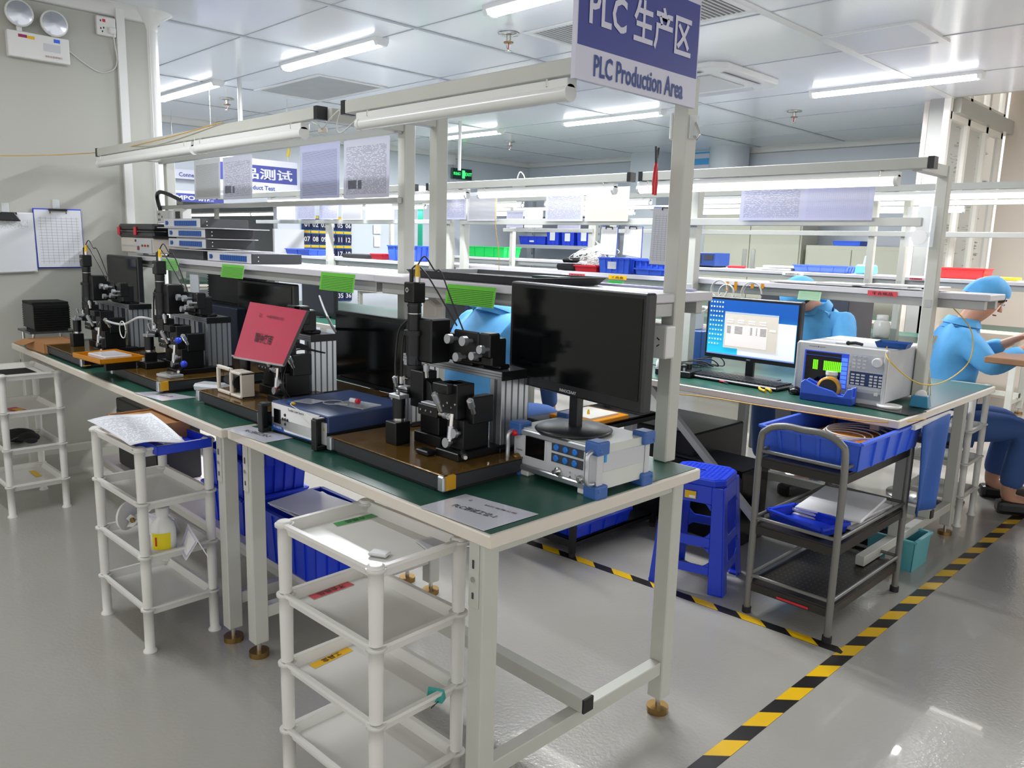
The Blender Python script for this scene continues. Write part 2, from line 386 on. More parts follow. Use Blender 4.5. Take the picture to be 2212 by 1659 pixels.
def tape(a, b, w, per, label, flip=1, z=.001):
    a = Vector(a); b = Vector(b); d = (b-a); L = d.length; n = Vector((-d.y, d.x, 0)).normalized()*w/2
    mb = MB(); u = L/per; v = .5*w/per*2*flip
    e = Z*z
    mb.add([a-n+e, b-n+e, b+n+e, a+n+e], [(0, 1, 2, 3)], m_haz, False, [[(0, 0), (u, 0), (u, v), (0, v)]])
    mb.add([a-n, b-n, b+n, a+n, a-n+e, b-n+e, b+n+e, a+n+e], [(0, 1, 5, 4), (1, 2, 6, 5), (2, 3, 7, 6), (3, 0, 4, 7)], m_black)
    tag(mb.build('floor_marking_tape'), label, 'floor tape')
tape((-.965, .6, 0), (-.93, 7.0, 0), .052, .20, 'yellow and black striped floor tape running along the aisle at the right', 1)
tape((-3.6, 2.42, 0), (-.965, 2.60, 0), .044, .19, 'yellow and black striped floor tape running under the blue stool and meeting the aisle line', 1, .0014)

# ---- ceiling lamps
def ceiling_lamp(cx, cy, L, label, lit=True, pw=58):
    t = thing('ceiling_light', label, 'ceiling light', (cx, cy, CH), 0, 'tube lights on the ceiling')
    MB().box((0, 0, -.012), (L, .1, .024), m_trim).prism([(-L/2, -.05, -.024), (-L/2, .05, -.024), (-L/2, .035, -.05), (-L/2, -.035, -.05)], (.03, 0, 0), m_trim).prism([(L/2-.03, -.05, -.024), (L/2-.03, .05, -.024), (L/2-.03, .035, -.05), (L/2-.03, -.035, -.05)], (.03, 0, 0), m_trim).build('housing', t)
    n = 10; pr = [(math.cos(math.pi*i/n)*.045, -.024-math.sin(math.pi*i/n)*.03) for i in range(n+1)]
    mb = MB(); vs = [(x, y, z) for x in (-L/2+.03, L/2-.03) for y, z in pr]
    mb.add(vs, [(i, i+1, n+2+i, n+1+i) for i in range(n)], m_tubec, True); mb.build('diffuser', t)
    if lit: area('lamp_light', (0, 0, -.07), (0, 0, 0), L, .1, pw, (.95, .97, 1), t)
    return t
for cx, cy, s in ((-4.95, 3.085, 'lit tube light on the ceiling above the small air grille, second from the left'), (-7.15, 3.03, 'lit tube light on the ceiling nearest the left corner post'), (-5.05, 6.28, 'lit tube light on the ceiling left of the big post under the sign'),
                  (-2.42, 6.25, 'long lit tube light on the ceiling at the right, near the window'), (-7.2, 6.28, 'lit tube light on the ceiling above the green exit sign')):
    ceiling_lamp(cx, cy, 1.22, s)
ceiling_lamp(-2.75, 3.085, 1.22, 'lit tube light above the photographed area, outside the picture'); ceiling_lamp(-3.2, .5, 1.22, 'unseen lit tube light added in front of the first bench as fill', pw=16); ceiling_lamp(-.1, 6.25, 1.22, 'unseen lit tube light added right of the window bay to brighten the back', pw=70)  # last two are unseen fill lamps, added for the front and the far right
# ---- ceiling grilles, hatch, cassette
m_gril = mat('air_grille', (165, 168, 170), .6, .2)
def grille(x0, x1, y0, y1, label, slats, gcol):
    t = thing('air_vent', label, 'air vent', ((x0+x1)/2, (y0+y1)/2, CH)); w, d = (x1-x0)/2, (y1-y0)/2
    f = MB()
    for a, b in (((-w, -d, -.009), (w, -d+.04, 0)), ((-w, d-.04, -.009), (w, d, 0)), ((-w, -d+.04, -.009), (-w+.04, d-.04, 0)), ((w-.04, -d+.04, -.009), (w, d-.04, 0))): f.bb(a, b, m_trim)
    f.build('frame', t, .003)
    s = MB(); s.bb((-w+.04, -d+.04, -.004), (w-.04, d-.04, -.002), gcol)
    n = int((2*w-.08)/.03) if slats else 0
    for i in range(n): s.bb((-w+.05+i*.03, -d+.04, -.009), (-w+.055+i*.03, d-.04, -.004), m_trim)
    s.build('grille', t); return t
grille(-6.72, -5.66, 3.42, 4.08, 'flush dusty ceiling panel vent left of the near light beam', False, mat('vent_mesh', (176, 178, 176), .7, noise=.06, nscale=6))
a = onz(1130, 69, CH); c2 = onz(1636, 22, CH)
grille(a.x, a.x+.62, a.y, a.y+.62, 'square mesh air vent with white frame left of the hanging sign', True, mat('vent_dark', (120, 122, 124), .7))
grille(c2.x-.62, c2.x, c2.y-.62, c2.y, 'slatted air vent on the ceiling right of the hanging sign', True, MATS['vent_dark'])
t = thing('access_hatch', 'square white framed hatch flush in the ceiling, beside the right tube light', 'ceiling hatch', (-2.0, 5.0, CH))
f = MB(); f.bb((-.27, -.28, -.012), (.27, -.25, 0), m_trim).bb((-.27, .25, -.012), (.27, .28, 0), m_trim).bb((-.27, -.25, -.012), (-.24, .25, 0), m_trim).bb((.22, -.25, -.012), (.27, .25, 0), m_trim); f.build('frame', t)
MB().bb((-.24, -.25, -.006), (.22, .25, -.002), m_ceil).build('panel', t)
# cassette air conditioner
t = thing('cassette_air_conditioner', 'white square ceiling cassette air conditioner behind the hanging sign', 'air conditioner', (-3.45, 5.3, CH))
MB().prism([(-.45, -.36, 0), (-.36, -.45, 0), (.36, -.45, 0), (.45, -.36, 0), (.45, .36, 0), (.36, .45, 0), (-.36, .45, 0), (-.45, .36, 0)], (0, 0, -.045), m_trim).build('panel', t, .01)
MB().bb((-.24, -.24, -.055), (.24, .24, -.045), mat('ac_grille', (205, 206, 206), .6)).build('intake_grille', t, .003)
for i in range(4):
    mb = MB(); mb.M = Matrix.Rotation(i*math.pi/2, 4, 'Z'); mb.box((0, -.34, -.046), (.5, .07, .008), m_gr, rx=.35); mb.build('louver', t, .002)
# sprinklers
def sprinkler(p, label):
    t = thing('sprinkler', label, 'sprinkler', p, 0, 'ceiling sprinklers')
    MB().lathe((0, 0, -.015), [(.03, 0), (.065, .008), (.065, .012)], m_steel).build('escutcheon', t)
    mb = MB().cyl((0, 0, -.015), (0, 0, -.05), .015, m_steel).cyl((0, 0, -.05), (0, 0, -.056), .03, m_brass).tube([(-.012, 0, -.055), (-.016, 0, -.075), (0, 0, -.1)], .003, m_steel).tube([(.012, 0, -.055), (.016, 0, -.075), (0, 0, -.1)], .003, m_steel).cyl((0, 0, -.1), (0, 0, -.104), .02, m_steel)
    mb.build('head', t); MB().cyl((0, 0, -.056), (0, 0, -.098), .003, m_red).build('bulb', t)
for px, py, s in ((490, 213, 'small chrome fire sprinkler on the ceiling by the leftmost ceiling light'), (1099, 72, 'large looking chrome fire sprinkler beside the square air vent'), (1102, 305, 'small chrome fire sprinkler far back above the lit tubes'), (1716, 240, 'dark fire sprinkler on the ceiling below the right tube light')):
    sprinkler(onz(px, py, CH), s)
# white hanging conduits
def conduit(px, py, x, ylab, label):
    p = onz(px, py, CH); q = p.copy(); q.z = ylab; tag(MB().cyl((0, 0, 0), (0, 0, ylab-CH), .018, m_trim, 14).build('cable_conduit', None, 0), label, 'conduit').location = p
p = onz(513, 150, CH)
conduit(517, 170, 0, 2.14, 'white vertical cable conduit hanging from the ceiling left of the first vent')
conduit(994, 262, 0, 2.1, 'white vertical cable conduit hanging in front of the green exit sign')
# exit sign
e = onx(997, 376, -8.95)
t = thing('exit_sign', 'small green and black emergency exit sign reading EXIT', 'sign', e)
MB().bb((-.015, -.19, -.075), (.015, .19, .075), m_dgreen).build('sign_case', t, .004)
mb = MB().text('安全出口', (.016, -.10, 0), Y, Z, .045, m_tgreen, fitw=.13).text('EXIT', (.016, .12, 0), Y, Z, .045, m_tgreen).bb((.015, 0, -.06), (.018, .05, .05), m_tgreen); mb.build('lettering', t)
p = onx(975, 345, -8.98)
t = thing('wall_socket', 'small white wall socket with looping cord above the exit sign', 'socket', p); MB().bb((-.02, -.07, -.07), (.02, .07, .07), m_trim).build('face_plate', t, .005)
MB().tube(spline([(.02, .03, -.05), (.03, .06, -.2), (.03, 0, -.33), (.03, -.1, -.25)]), .005, m_wire).build('cord', t)
# poster on the back wall
p = ony(1515, 348, 9.19)
t = thing('wall_poster', 'small framed blue and white poster high on the back wall', 'poster', p); MB().bb((-.25, -.02, -.15), (.25, 0, .15), m_trim).build('frame', t, .004)
MB().bb((-.23, -.026, -.13), (.23, -.02, .13), mat('poster_blue', (60, 160, 220), .3)).bb((-.19, -.028, .03), (.19, -.026, .09), m_signw).bb((-.23, -.028, -.13), (.23, -.026, -.05), m_signw).build('print', t)
# ================================================================= WORKBENCHES
def foot(mb, x, y, m=None): mb.cyl((x, y, 0), (x, y, .018), .032, m or m_brass, 18).cyl((x, y, .016), (x, y, .05), .008, m_steel, 10)
def bench(name, label, x0, x1, y0, y1, zt=.75, uprights=(), shelf=None, shelfx=None, rails=(), beam=None, zp=1.77, post_y=1.85, legs=None, side=.15, longz=.19, longy=None, fm=None, extra=None, foldy=None):
    fm = fm or m_frame; cx = (x0+x1)/2
    t = thing(name, label, 'workbench', (cx, y0, 0), 0, 'cream steel workbenches')
    def P(mb, n, bevel=.002, par=None):
        for i, v in enumerate(mb.v): mb.v[i] = Vector((v.x-cx, v.y-y0, v.z))
        return mb.build(n, par or t, bevel)
    P(MB().bb((x0, y0, zt-.03), (x1, y1, zt), m_edge), 'tabletop', .003)
    P(MB().bb((x0+.01, y0+.01, zt), (x1-.01, y1-.01, zt+.0015), m_green), 'green_mat', 0)
    legs = legs or [(x0+.07, y0+.05), (x0+.07, y1-.03), (x1-.07, y0+.05), (x1-.07, y1-.03)]
    for lx, ly in legs:
        mb = MB().bb((lx-.024, ly-.024, .05), (lx+.024, ly+.024, zt-.03), fm); l = P(mb, 'leg', .003)
        f = MB(); foot(f, lx, ly); P(f, 'levelling_foot', 0, l)
        if ly < y0+.1:
            b = MB().bb((lx-.02, ly-.027, zt-.19), (lx+.012, ly-.024, zt-.035), fm).bb((lx-.008, ly-.029, zt-.10), (lx-.002, ly-.0265, zt-.08), m_dark).bb((lx-.008, ly-.029, zt-.17), (lx-.002, ly-.0265, zt-.155), m_dark).cyl((lx-.005, ly-.03, zt-.125), (lx-.005, ly-.026, zt-.125), .006, m_steel); P(b, 'bracket_plate', .001)
    xs = sorted({round(l[0], 3) for l in legs}); ys = [min(l[1] for l in legs), max(l[1] for l in legs)]
    for lx in xs:
        P(MB().bb((lx-.018, ys[0]+.024, side-.02), (lx+.018, ys[1]-.024, side+.02), fm), 'side_rail')
        P(MB().bb((lx-.018, ys[0]+.024, zt-.07), (lx+.018, ys[1]-.024, zt-.031), fm), 'side_rail')
    ly = longy or (ys[0]+ys[1])/2
    r = P(MB().bb((xs[0]-.02, ly-.02, side+.02), (xs[-1]+.03, ly+.02, side+.06), fm), 'stretcher')
    P(MB().bb((xs[-1]+.03, ly-.019, side+.021), (xs[-1]+.036, ly+.019, side+.059), m_blackp), 'end_cap', 0, r)
    for ux in uprights:
        P(MB().bb((ux-.022, post_y-.025, zt+.002), (ux+.022, post_y+.025, zp), fm), 'post', .003)
    if beam:
        for (bx0, bx1) in beam['x']:
            q = P(MB().bb((bx0, beam['y']-.02, beam['z']-.04), (bx1, beam['y']+.02, beam['z']), fm), 'light_beam', .002)
            for e, d in ((bx0, -1), (bx1, 1)): P(MB().bb((e, beam['y']-.021, beam['z']-.042), (e+d*.022, beam['y']+.021, beam['z']+.002), m_blackp), 'end_cap', 0, q)
        for ux in uprights:
            a, b2 = sorted((beam['y']+.02, post_y-.025)) if beam['y'] < post_y else (post_y+.025, beam['y']-.02)
            P(MB().bb((ux-.018, a, beam['z']-.045), (ux+.018, b2, beam['z']-.002), fm), 'arm')
    if shelf:
        sy0, sy1, sz = shelf; sx0, sx1 = shelfx
        P(MB().bb((sx0, sy0, sz-.025), (sx1, sy1, sz), m_shelfw), 'shelf', .003)
        s = MB()
        for q in (sy0+.035, sy1-.035): s.bb((sx0+.02, q-.015, sz-.062), (sx1-.02, q+.015, sz-.026), m_frame2)
        for ux in uprights: s.bb((ux-.015, sy0+.05, sz-.062), (ux+.015, post_y-.026, sz-.026), m_frame2)
        P(s, 'shelf_frame')
    for (rx0, rx1, rz, rh) in rails:
        P(MB().bb((rx0, post_y-.048, rz-rh/2), (rx1, post_y-.026, rz+rh/2), m_frame2), 'rail', .002)
    return t
bench('workbench', 'cream steel workbench with green mat in the foreground under the hanging sign', -2.325, -1.122, 1.066, 1.86, uprights=(-2.262, -1.238), shelf=(1.62, 2.02, 1.225), shelfx=(-2.33, -1.22),
      beam={'x': ((-2.29, -1.22),), 'y': 1.50, 'z': 1.785}, zp=1.786, longy=1.46)
bench('workbench', 'long cream steel workbench with green mat reaching the left wall', -4.85, -2.335, 1.05, 1.86, uprights=(-4.66, -2.45), shelf=(1.63, 2.03, 1.225), shelfx=(-4.72, -2.34),
      beam={'x': ((-4.68, -2.48),), 'y': 1.50, 'z': 1.785}, zp=1.786, rails=((-4.69, -2.44, 1.745, .026), (-4.69, -2.44, 1.493, .022)), post_y=1.85, longy=1.76)
bench('workbench', 'cream steel double workbench in the second row carrying the lit computer screen', -4.05, -1.0, 2.99, 4.21, uprights=(-4.0, -2.24, -1.108), shelf=(3.535, 3.75, 1.20), shelfx=(-4.05, -.90),
      beam={'x': ((-3.95, -2.42), (-2.33, -1.06)), 'y': 3.17, 'z': 1.70}, zp=1.70, post_y=3.5, rails=((-4.0, -1.16, 1.48, .035),), legs=[(-3.98, 3.06), (-3.98, 4.15), (-2.25, 3.06), (-2.25, 4.15), (-1.12, 3.45), (-1.12, 4.15)], longy=3.8)
bench('workbench', 'cream steel double workbench in the second row at the left, behind the black modules', -6.9, -4.07, 2.99, 4.21, uprights=(-5.65, -4.15), shelf=(3.535, 3.85, 1.20), shelfx=(-6.9, -4.07),
      beam={'x': ((-6.9, -4.12),), 'y': 3.17, 'z': 1.70}, zp=1.70, post_y=3.5, rails=((-6.8, -4.1, 1.48, .03),), legs=[(-6.83, 3.06), (-6.83, 4.15), (-4.14, 3.06), (-4.14, 4.15)], longy=3.8)
bench('workbench', 'cream steel workbench in the third row, carrying the flat blue tray and tissue pack', -4.7, -1.75, 5.62, 6.6, uprights=(-4.6, -2.27, -2.05), shelf=(5.86, 6.25, 1.20), shelfx=(-4.7, -1.0),
      beam={'x': ((-4.6, -1.0),), 'y': 5.55, 'z': 1.80}, zp=1.80, post_y=5.82, rails=((-4.7, -1.0, 1.49, .035),), legs=[(-4.6, 5.7), (-4.6, 6.5), (-1.85, 5.7), (-1.85, 6.5)])
bench('workbench', 'cream steel workbench in the third row at the left, carrying the bright green tray', -8.6, -4.75, 5.62, 6.6, uprights=(-8.0, -7.2, -5.9, -4.85), shelf=(5.86, 6.25, 1.20), shelfx=(-7.0, -4.75),
      beam={'x': ((-8.5, -4.8),), 'y': 5.55, 'z': 1.80}, zp=1.80, post_y=5.82, rails=((-6.0, -4.8, 1.49, .035),), legs=[(-8.5, 5.7), (-8.5, 6.5), (-4.85, 5.7), (-4.85, 6.5)])
bench('workbench', 'cream steel workbench in the fourth row near the beige lockers', -8.4, -1.6, 7.5, 8.1, uprights=(-6.4, -5.2, -2.6), beam={'x': ((-8.3, -1.6),), 'y': 7.2, 'z': 1.80}, zp=1.80, post_y=7.75, legs=[(-8.3, 7.6), (-8.3, 8.0), (-1.7, 7.6), (-1.7, 8.0)])
# ---- tube fixtures under the beams
def fixture(x0, x1, y, z, label, lit, grp, power=9):
    cx = (x0+x1)/2; L = x1-x0
    t = thing('tube_light', label, 'tube light', (cx, y, z), 0, grp)
    MB().bb((-L/2, -.018, -.022), (L/2, .018, 0), m_tubeoff).bb((-L/2+.06, -.02, -.016), (-L/2+.066, .02, .004), m_steel).bb((L/2-.07, -.02, -.016), (L/2-.064, .02, .004), m_steel).build('base', t, .002)
    MB().cyl((-L/2+.012, -.004, -.034), (L/2-.012, -.004, -.034), .019, m_tube if lit else m_tubeoff, 16).build('tube', t)
    for s in (-1, 1): e = MB().cyl((s*L/2-s*.014, -.004, -.034), (s*L/2, -.004, -.034), .021, m_tubeoff, 16); e.build('end_cap', t)
    if lit and power: area('tube_glow', (0, 0, -.07), (0, 0, 0), L*.95, .05, power, (1, .98, .93), t)
    return t
G1 = 'unlit tube lights over the front benches'; G2 = 'lit tube lights over the second row'; G3 = 'lit tube lights over the rows at the back'
fixture(-2.21, -1.32, 1.487, 1.738, 'unlit white tube light hanging under the beam left of the hanging sign', False, G1)
fixture(-4.66, -3.46, 1.487, 1.738, 'unlit white tube light under the beam at the left wall, leftmost of the front row', False, G1)
fixture(-3.43, -2.55, 1.487, 1.738, 'unlit white tube light under the beam above the printed papers, middle of the front row', False, G1)
fixture(-2.36, -1.16, 3.17, 1.655, 'lit tube light above the lit computer screen', True, G2, 1.2)
fixture(-3.50, -2.50, 3.17, 1.655, 'lit tube light above the bagged cables, left of the foreground post', True, G2, 1.2)
fixture(-4.75, -3.6, 3.17, 1.655, 'lit tube light above the green tray, behind the left upright', True, G2, 1.2)
fixture(-6.0, -4.85, 3.17, 1.655, 'lit tube light below the white and blue Product Test sign', True, G2, 1.2)
for i, (x, s) in enumerate(((-7.6, 'lit tube light in the third row at the far left'), (-6.1, 'lit tube light in the third row above the blue bins of the steel rack'), (-4.6, 'lit tube light in the third row left of the foreground post'), (-3.1, 'lit tube light in the third row right of the foreground post'), (-1.7, 'lit tube light in the third row in front of the tall window'))):
    fixture(x-.6, x+.6, 5.55, 1.755, s, True, G3, 2)
for i, (x, s) in enumerate(((-7.6, 'lit tube light in the fourth row at the far left'), (-6.0, 'lit tube light in the fourth row above the steel rack'), (-4.4, 'lit tube light in the fourth row above the beige lockers'), (-2.7, 'lit tube light in the fourth row at the right'))):
    fixture(x-.6, x+.6, 7.2, 1.755, s, True, G3, 2)
k = 0
for x in (-9.9, -10.9, -11.9, -13.0):
    for y in (3.6, 5.0, 6.4):
        k += 1; fixture(-.55+x+.5, .55+x+.4, y, 1.75-.04*(k % 3), 'lit tube light in the next room through the opening in the far wall', True, 'tube lights in the next room', 5 if k % 2 else 0)
bench('workbench', 'cream workbench in the next room, seen through the far opening', -13.2, -9.7, 4.0, 4.9, uprights=(-12.5, -11, -9.9), shelf=(4.3, 4.7, 1.2), shelfx=(-13, -9.7), post_y=4.5, zp=1.8, beam={'x': ((-13, -9.7),), 'y': 4.2, 'z': 1.8})

# ---- hanging sign over the front bench
def sign_x(name, label, x, y0, y1, z0, z1, zb0, zb1, big, small, hb, hs, fb, fs, flip=1, lx=.5):
    t = thing(name, label, 'sign', (x, y0, z0)); w = y1-y0
    MB().bb((-.006, 0, 0), (.006, w, z1-z0), m_signw).build('board', t)
    MB().bb((.006, .004, zb0-z0), (.0065, w-.004, zb1-z0), m_signb).build('blue_band', t)
    MB().text(big, (.0068, w*lx, (zb0+zb1)/2-z0), Y, Z, hb, m_signw, .02, fb).text(small, (.0068, w*lx, (zb0-z0)/2), Y, Z, hs, m_signt, .02, fs).build('lettering', t)
    if x < -3:
        for q in (.1, .9): MB().cyl((0, w*q, z1-z0-.01), (0, w*q, 2.6-z0), .002, m_steel, 8).build('wire', t)
    return t
sign_x('hanging_sign', 'blue and white hanging sign reading PLC Production Area above the foreground post', -1.185, 1.335, 1.80, 1.698, 2.0, 1.768, 1.942, 'PLC 生产区', 'PLC Production Area', .098, .046, .39, .345)
# tape bracket and hook on the post under the sign
t = thing('adhesive_hook', 'small clear adhesive hook with metal loop on the post right under the sign', 'hook', (-1.212, 1.85, 1.66))
MB().box((.003, 0, 0), (.003, .04, .06), m_plasticf).build('pad', t); MB().tube(spline([(.006, 0, .012), (.014, 0, -.005), (.02, 0, -.02), (.012, 0, -.03), (.006, 0, -.022)]), .003, m_steel).build('metal_loop', t)
# cable box behind the post
MBx = MB().bb((-1.275, 1.83, 1.63), (-1.262, 1.86, 1.70), m_trim); o = MBx.build('wall_switch', None, .004, (-1.268, 1.845, 1.665)); tag(o, 'thin white rounded switch plate on the left side of the post under the sign', 'switch')
# ---- signs far left
sign_x('hanging_sign', 'blue and white hanging sign reading Product Test behind the printed papers', -6.9, 3.02, 3.93, 1.74, 2.04, 1.835, 1.985, '产品测试', 'Product Test', .10, .04, .66, .3, lx=.58)
sign_x('hanging_sign', 'small blue and white hanging sign reading MPO beside the left post', -8.5, 3.36, 3.95, 1.69, 1.80, 1.69, 1.775, 'MPO 研磨', ' ', .06, .03, .42, .1, lx=.48)
t = thing('hanging_sign', 'white hanging sign reading Connector behind the left post, above a lit tube', 'sign', (-8.9, 3.25, 1.95)); MB().bb((-.006, 0, 0), (.006, .9, .1), m_signw).build('board', t); MB().bb((-.002, .1, .1), (.002, .104, .65), m_steel).build('wire', t); MB().bb((-.002, .8, .1), (.002, .804, .65), m_steel).build('wire', t); MB().text('Connector', (.008, .52, .045), Y, Z, .045, m_signt, .015).build('lettering', t)

# ---- papers on rails
def pages(y, items, grp, z1off=0):
    for (xa, za, xb, zb, m, lab, tilt) in items:
        o = MB().sheet([(xa, y, za), (xb, y, za), (xb+tilt, y-.004, zb), (xa+tilt, y-.004, zb)], m).build('printed_sheet', None, 0, ((xa+xb)/2, y, (za+zb)/2))
        tag(o, lab, 'printed sheet', grp)
    return o
yy = 1.80
def PX(px, py, y=yy): return ony(px, py, y)
def page_px(tl, br, m, lab, grp, y=yy, tilt=0):
    a = PX(*tl, y); b = PX(*br, y); return pages(y, [(a.x, a.z, b.x, b.z, m, lab, tilt)], grp)
page_px((419, 347), (478, 429), m_list, 'laminated list sheet hanging on the left rail, leftmost of four', 'laminated sheets on the front rail')
pgA = page_px((481, 341), (547, 429), m_form, 'laminated form with two small photos on the left rail, second from left', 'laminated sheets on the front rail')
page_px((648, 316), (735, 427), formmat('list_print_blue', (188, 193, 226), (90, 96, 130), 54, 0, .9, .15), 'dense blueish list sheet hanging on the left rail, third of four', 'laminated sheets on the front rail')
pgB = page_px((743, 305), (842, 426), m_form, 'laminated form with photos on the left rail, rightmost and nearest the uprights', 'laminated sheets on the front rail')
for tl, br in (((486, 402), (500, 417)), ((502, 402), (507, 417)), ((752, 390), (770, 408)), ((773, 390), (781, 408))):
    a = PX(*tl, 1.797); b = PX(*br, 1.797); q = pgA if tl[0] < 600 else pgB
    o = MB().bb((a.x, 1.7965, b.z), (b.x, 1.798, a.z), mat('photo_grey', (96, 98, 112), .4, noise=.3, nscale=60)).build('photo_print', None, 0, ((a.x+b.x)/2, 1.797, (a.z+b.z)/2)); o.parent = q; o.location -= q.location
GA = 'laminated sheets on the second row rail'
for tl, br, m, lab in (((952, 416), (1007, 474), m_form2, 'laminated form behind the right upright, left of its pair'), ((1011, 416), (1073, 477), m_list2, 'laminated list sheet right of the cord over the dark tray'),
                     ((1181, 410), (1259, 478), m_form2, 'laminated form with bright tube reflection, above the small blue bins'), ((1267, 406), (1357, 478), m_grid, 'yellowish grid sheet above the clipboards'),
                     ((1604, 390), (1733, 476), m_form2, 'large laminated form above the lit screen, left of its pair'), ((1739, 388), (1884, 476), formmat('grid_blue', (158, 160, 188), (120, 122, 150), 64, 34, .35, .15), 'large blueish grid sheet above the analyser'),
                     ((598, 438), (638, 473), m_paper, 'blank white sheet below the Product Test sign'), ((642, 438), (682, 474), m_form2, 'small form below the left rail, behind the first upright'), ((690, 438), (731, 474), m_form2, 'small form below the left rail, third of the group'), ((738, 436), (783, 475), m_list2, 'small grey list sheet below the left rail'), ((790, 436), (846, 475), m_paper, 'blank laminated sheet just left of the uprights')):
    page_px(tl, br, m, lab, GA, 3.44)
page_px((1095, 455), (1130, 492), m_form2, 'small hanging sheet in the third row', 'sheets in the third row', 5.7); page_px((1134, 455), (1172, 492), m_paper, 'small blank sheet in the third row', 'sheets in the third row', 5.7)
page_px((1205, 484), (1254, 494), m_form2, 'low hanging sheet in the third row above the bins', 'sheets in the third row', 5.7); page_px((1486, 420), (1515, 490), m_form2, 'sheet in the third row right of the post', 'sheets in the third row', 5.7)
# green cards under the front shelf edge
def card(tl, br, y, m, lab, grp, dz=0):
    a = ony(*tl, y); b = ony(*br, y)
    o = MB().sheet([(a.x, y, a.z), (b.x, y, a.z), (b.x, y-.01, b.z), (a.x, y-.01, b.z)], m, .001).build('status_card', None, 0, (a.x, y, a.z)); return tag(o, lab, 'card', grp)
GC = 'green status cards'
card((967, 613), (1071, 666), 1.6, m_green_card, 'green printed card with a table, on the shelf edge left of the dark monitor', GC)
card((694, 587), (768, 633), 1.6, m_green_card, 'green printed card on the shelf edge above the red sign', GC)
card((480, 570), (529, 603), 1.6, m_green_card, 'green printed card on the shelf edge left of the red sign', GC)
card((350, 558), (388, 586), 1.6, m_green_card, 'green printed card behind the second microscope', GC)
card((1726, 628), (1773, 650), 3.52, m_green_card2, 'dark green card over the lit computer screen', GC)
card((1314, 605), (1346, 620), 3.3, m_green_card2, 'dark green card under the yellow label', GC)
def strip_label(tl, br, y, m, txt, lab, h=.6):
    a = ony(*tl, y); b = ony(*br, y); cx, cz = (a.x+b.x)/2, (a.z+b.z)/2; w = b.x-a.x; hh = a.z-b.z
    t = thing('name_label', lab, 'label', (cx, y, cz)); MB().bb((-w/2, -.001, -hh/2), (w/2, .001, hh/2), m).build('strip', t)
    MB().text(txt, (0, -.0012, 0), X, Z, hh*h, m_ink, .01, w*.7).build('lettering', t)
strip_label((1875, 627), (1938, 642), 3.53, mat('red_label', (200, 70, 80), .3), '不合格品', 'red label reading four Chinese characters on the shelf edge above the analyser')
strip_label((1229, 590), (1263, 600), 3.3, MATS['red_label'], '不合格品', 'red label on the shelf edge beneath the red tray')
strip_label((1315, 594), (1353, 605), 3.3, mat('yellow_label', (235, 180, 10), .3), '工具盒', 'yellow label with Chinese writing beneath the blue bins')
strip_label((1690, 588), (1735, 596), 5.85, m_paper, '设加透制作工位-1', 'white label on the third row shelf below the flat blue tray')
# ================================================================= ALIGNMENT STATIONS
m_bread = mat('brown_breadboard', (112, 84, 38), .13, .35, noise=.18, nscale=35, bump=.02, bs=90)
m_bside = mat('board_side', (46, 48, 52), .45)
m_kapt = mat('yellow_corner', (190, 140, 20), .3)
m_anod = mat('black_anodised', (20, 21, 23), .38, .3)
m_lens = mat('lens_ring', (38, 40, 44), .25, .5)
def knob(p, parent, d=(0, -1, 0), r=.012, L=.03, name='adjustment_knob'):
    p = Vector(p); d = Vector(d)
    return MB().cyl(p, p+d*L*.6, r*.45, m_alu, 12).cyl(p+d*L*.6, p+d*L, r, m_alu, 18).build(name, parent, 0)
def micrometer(p, parent, d, L=.05, r=.008, tip=None):
    p = Vector(p); d = Vector(d).normalized()
    return MB().cyl(p, p+d*L*.5, r*.7, m_steel, 14).cyl(p+d*L*.5, p+d*L, r, m_alu, 16).cyl(p+d*L, p+d*L*1.1, r*.6, tip or m_steel, 12).build('micrometer', parent)
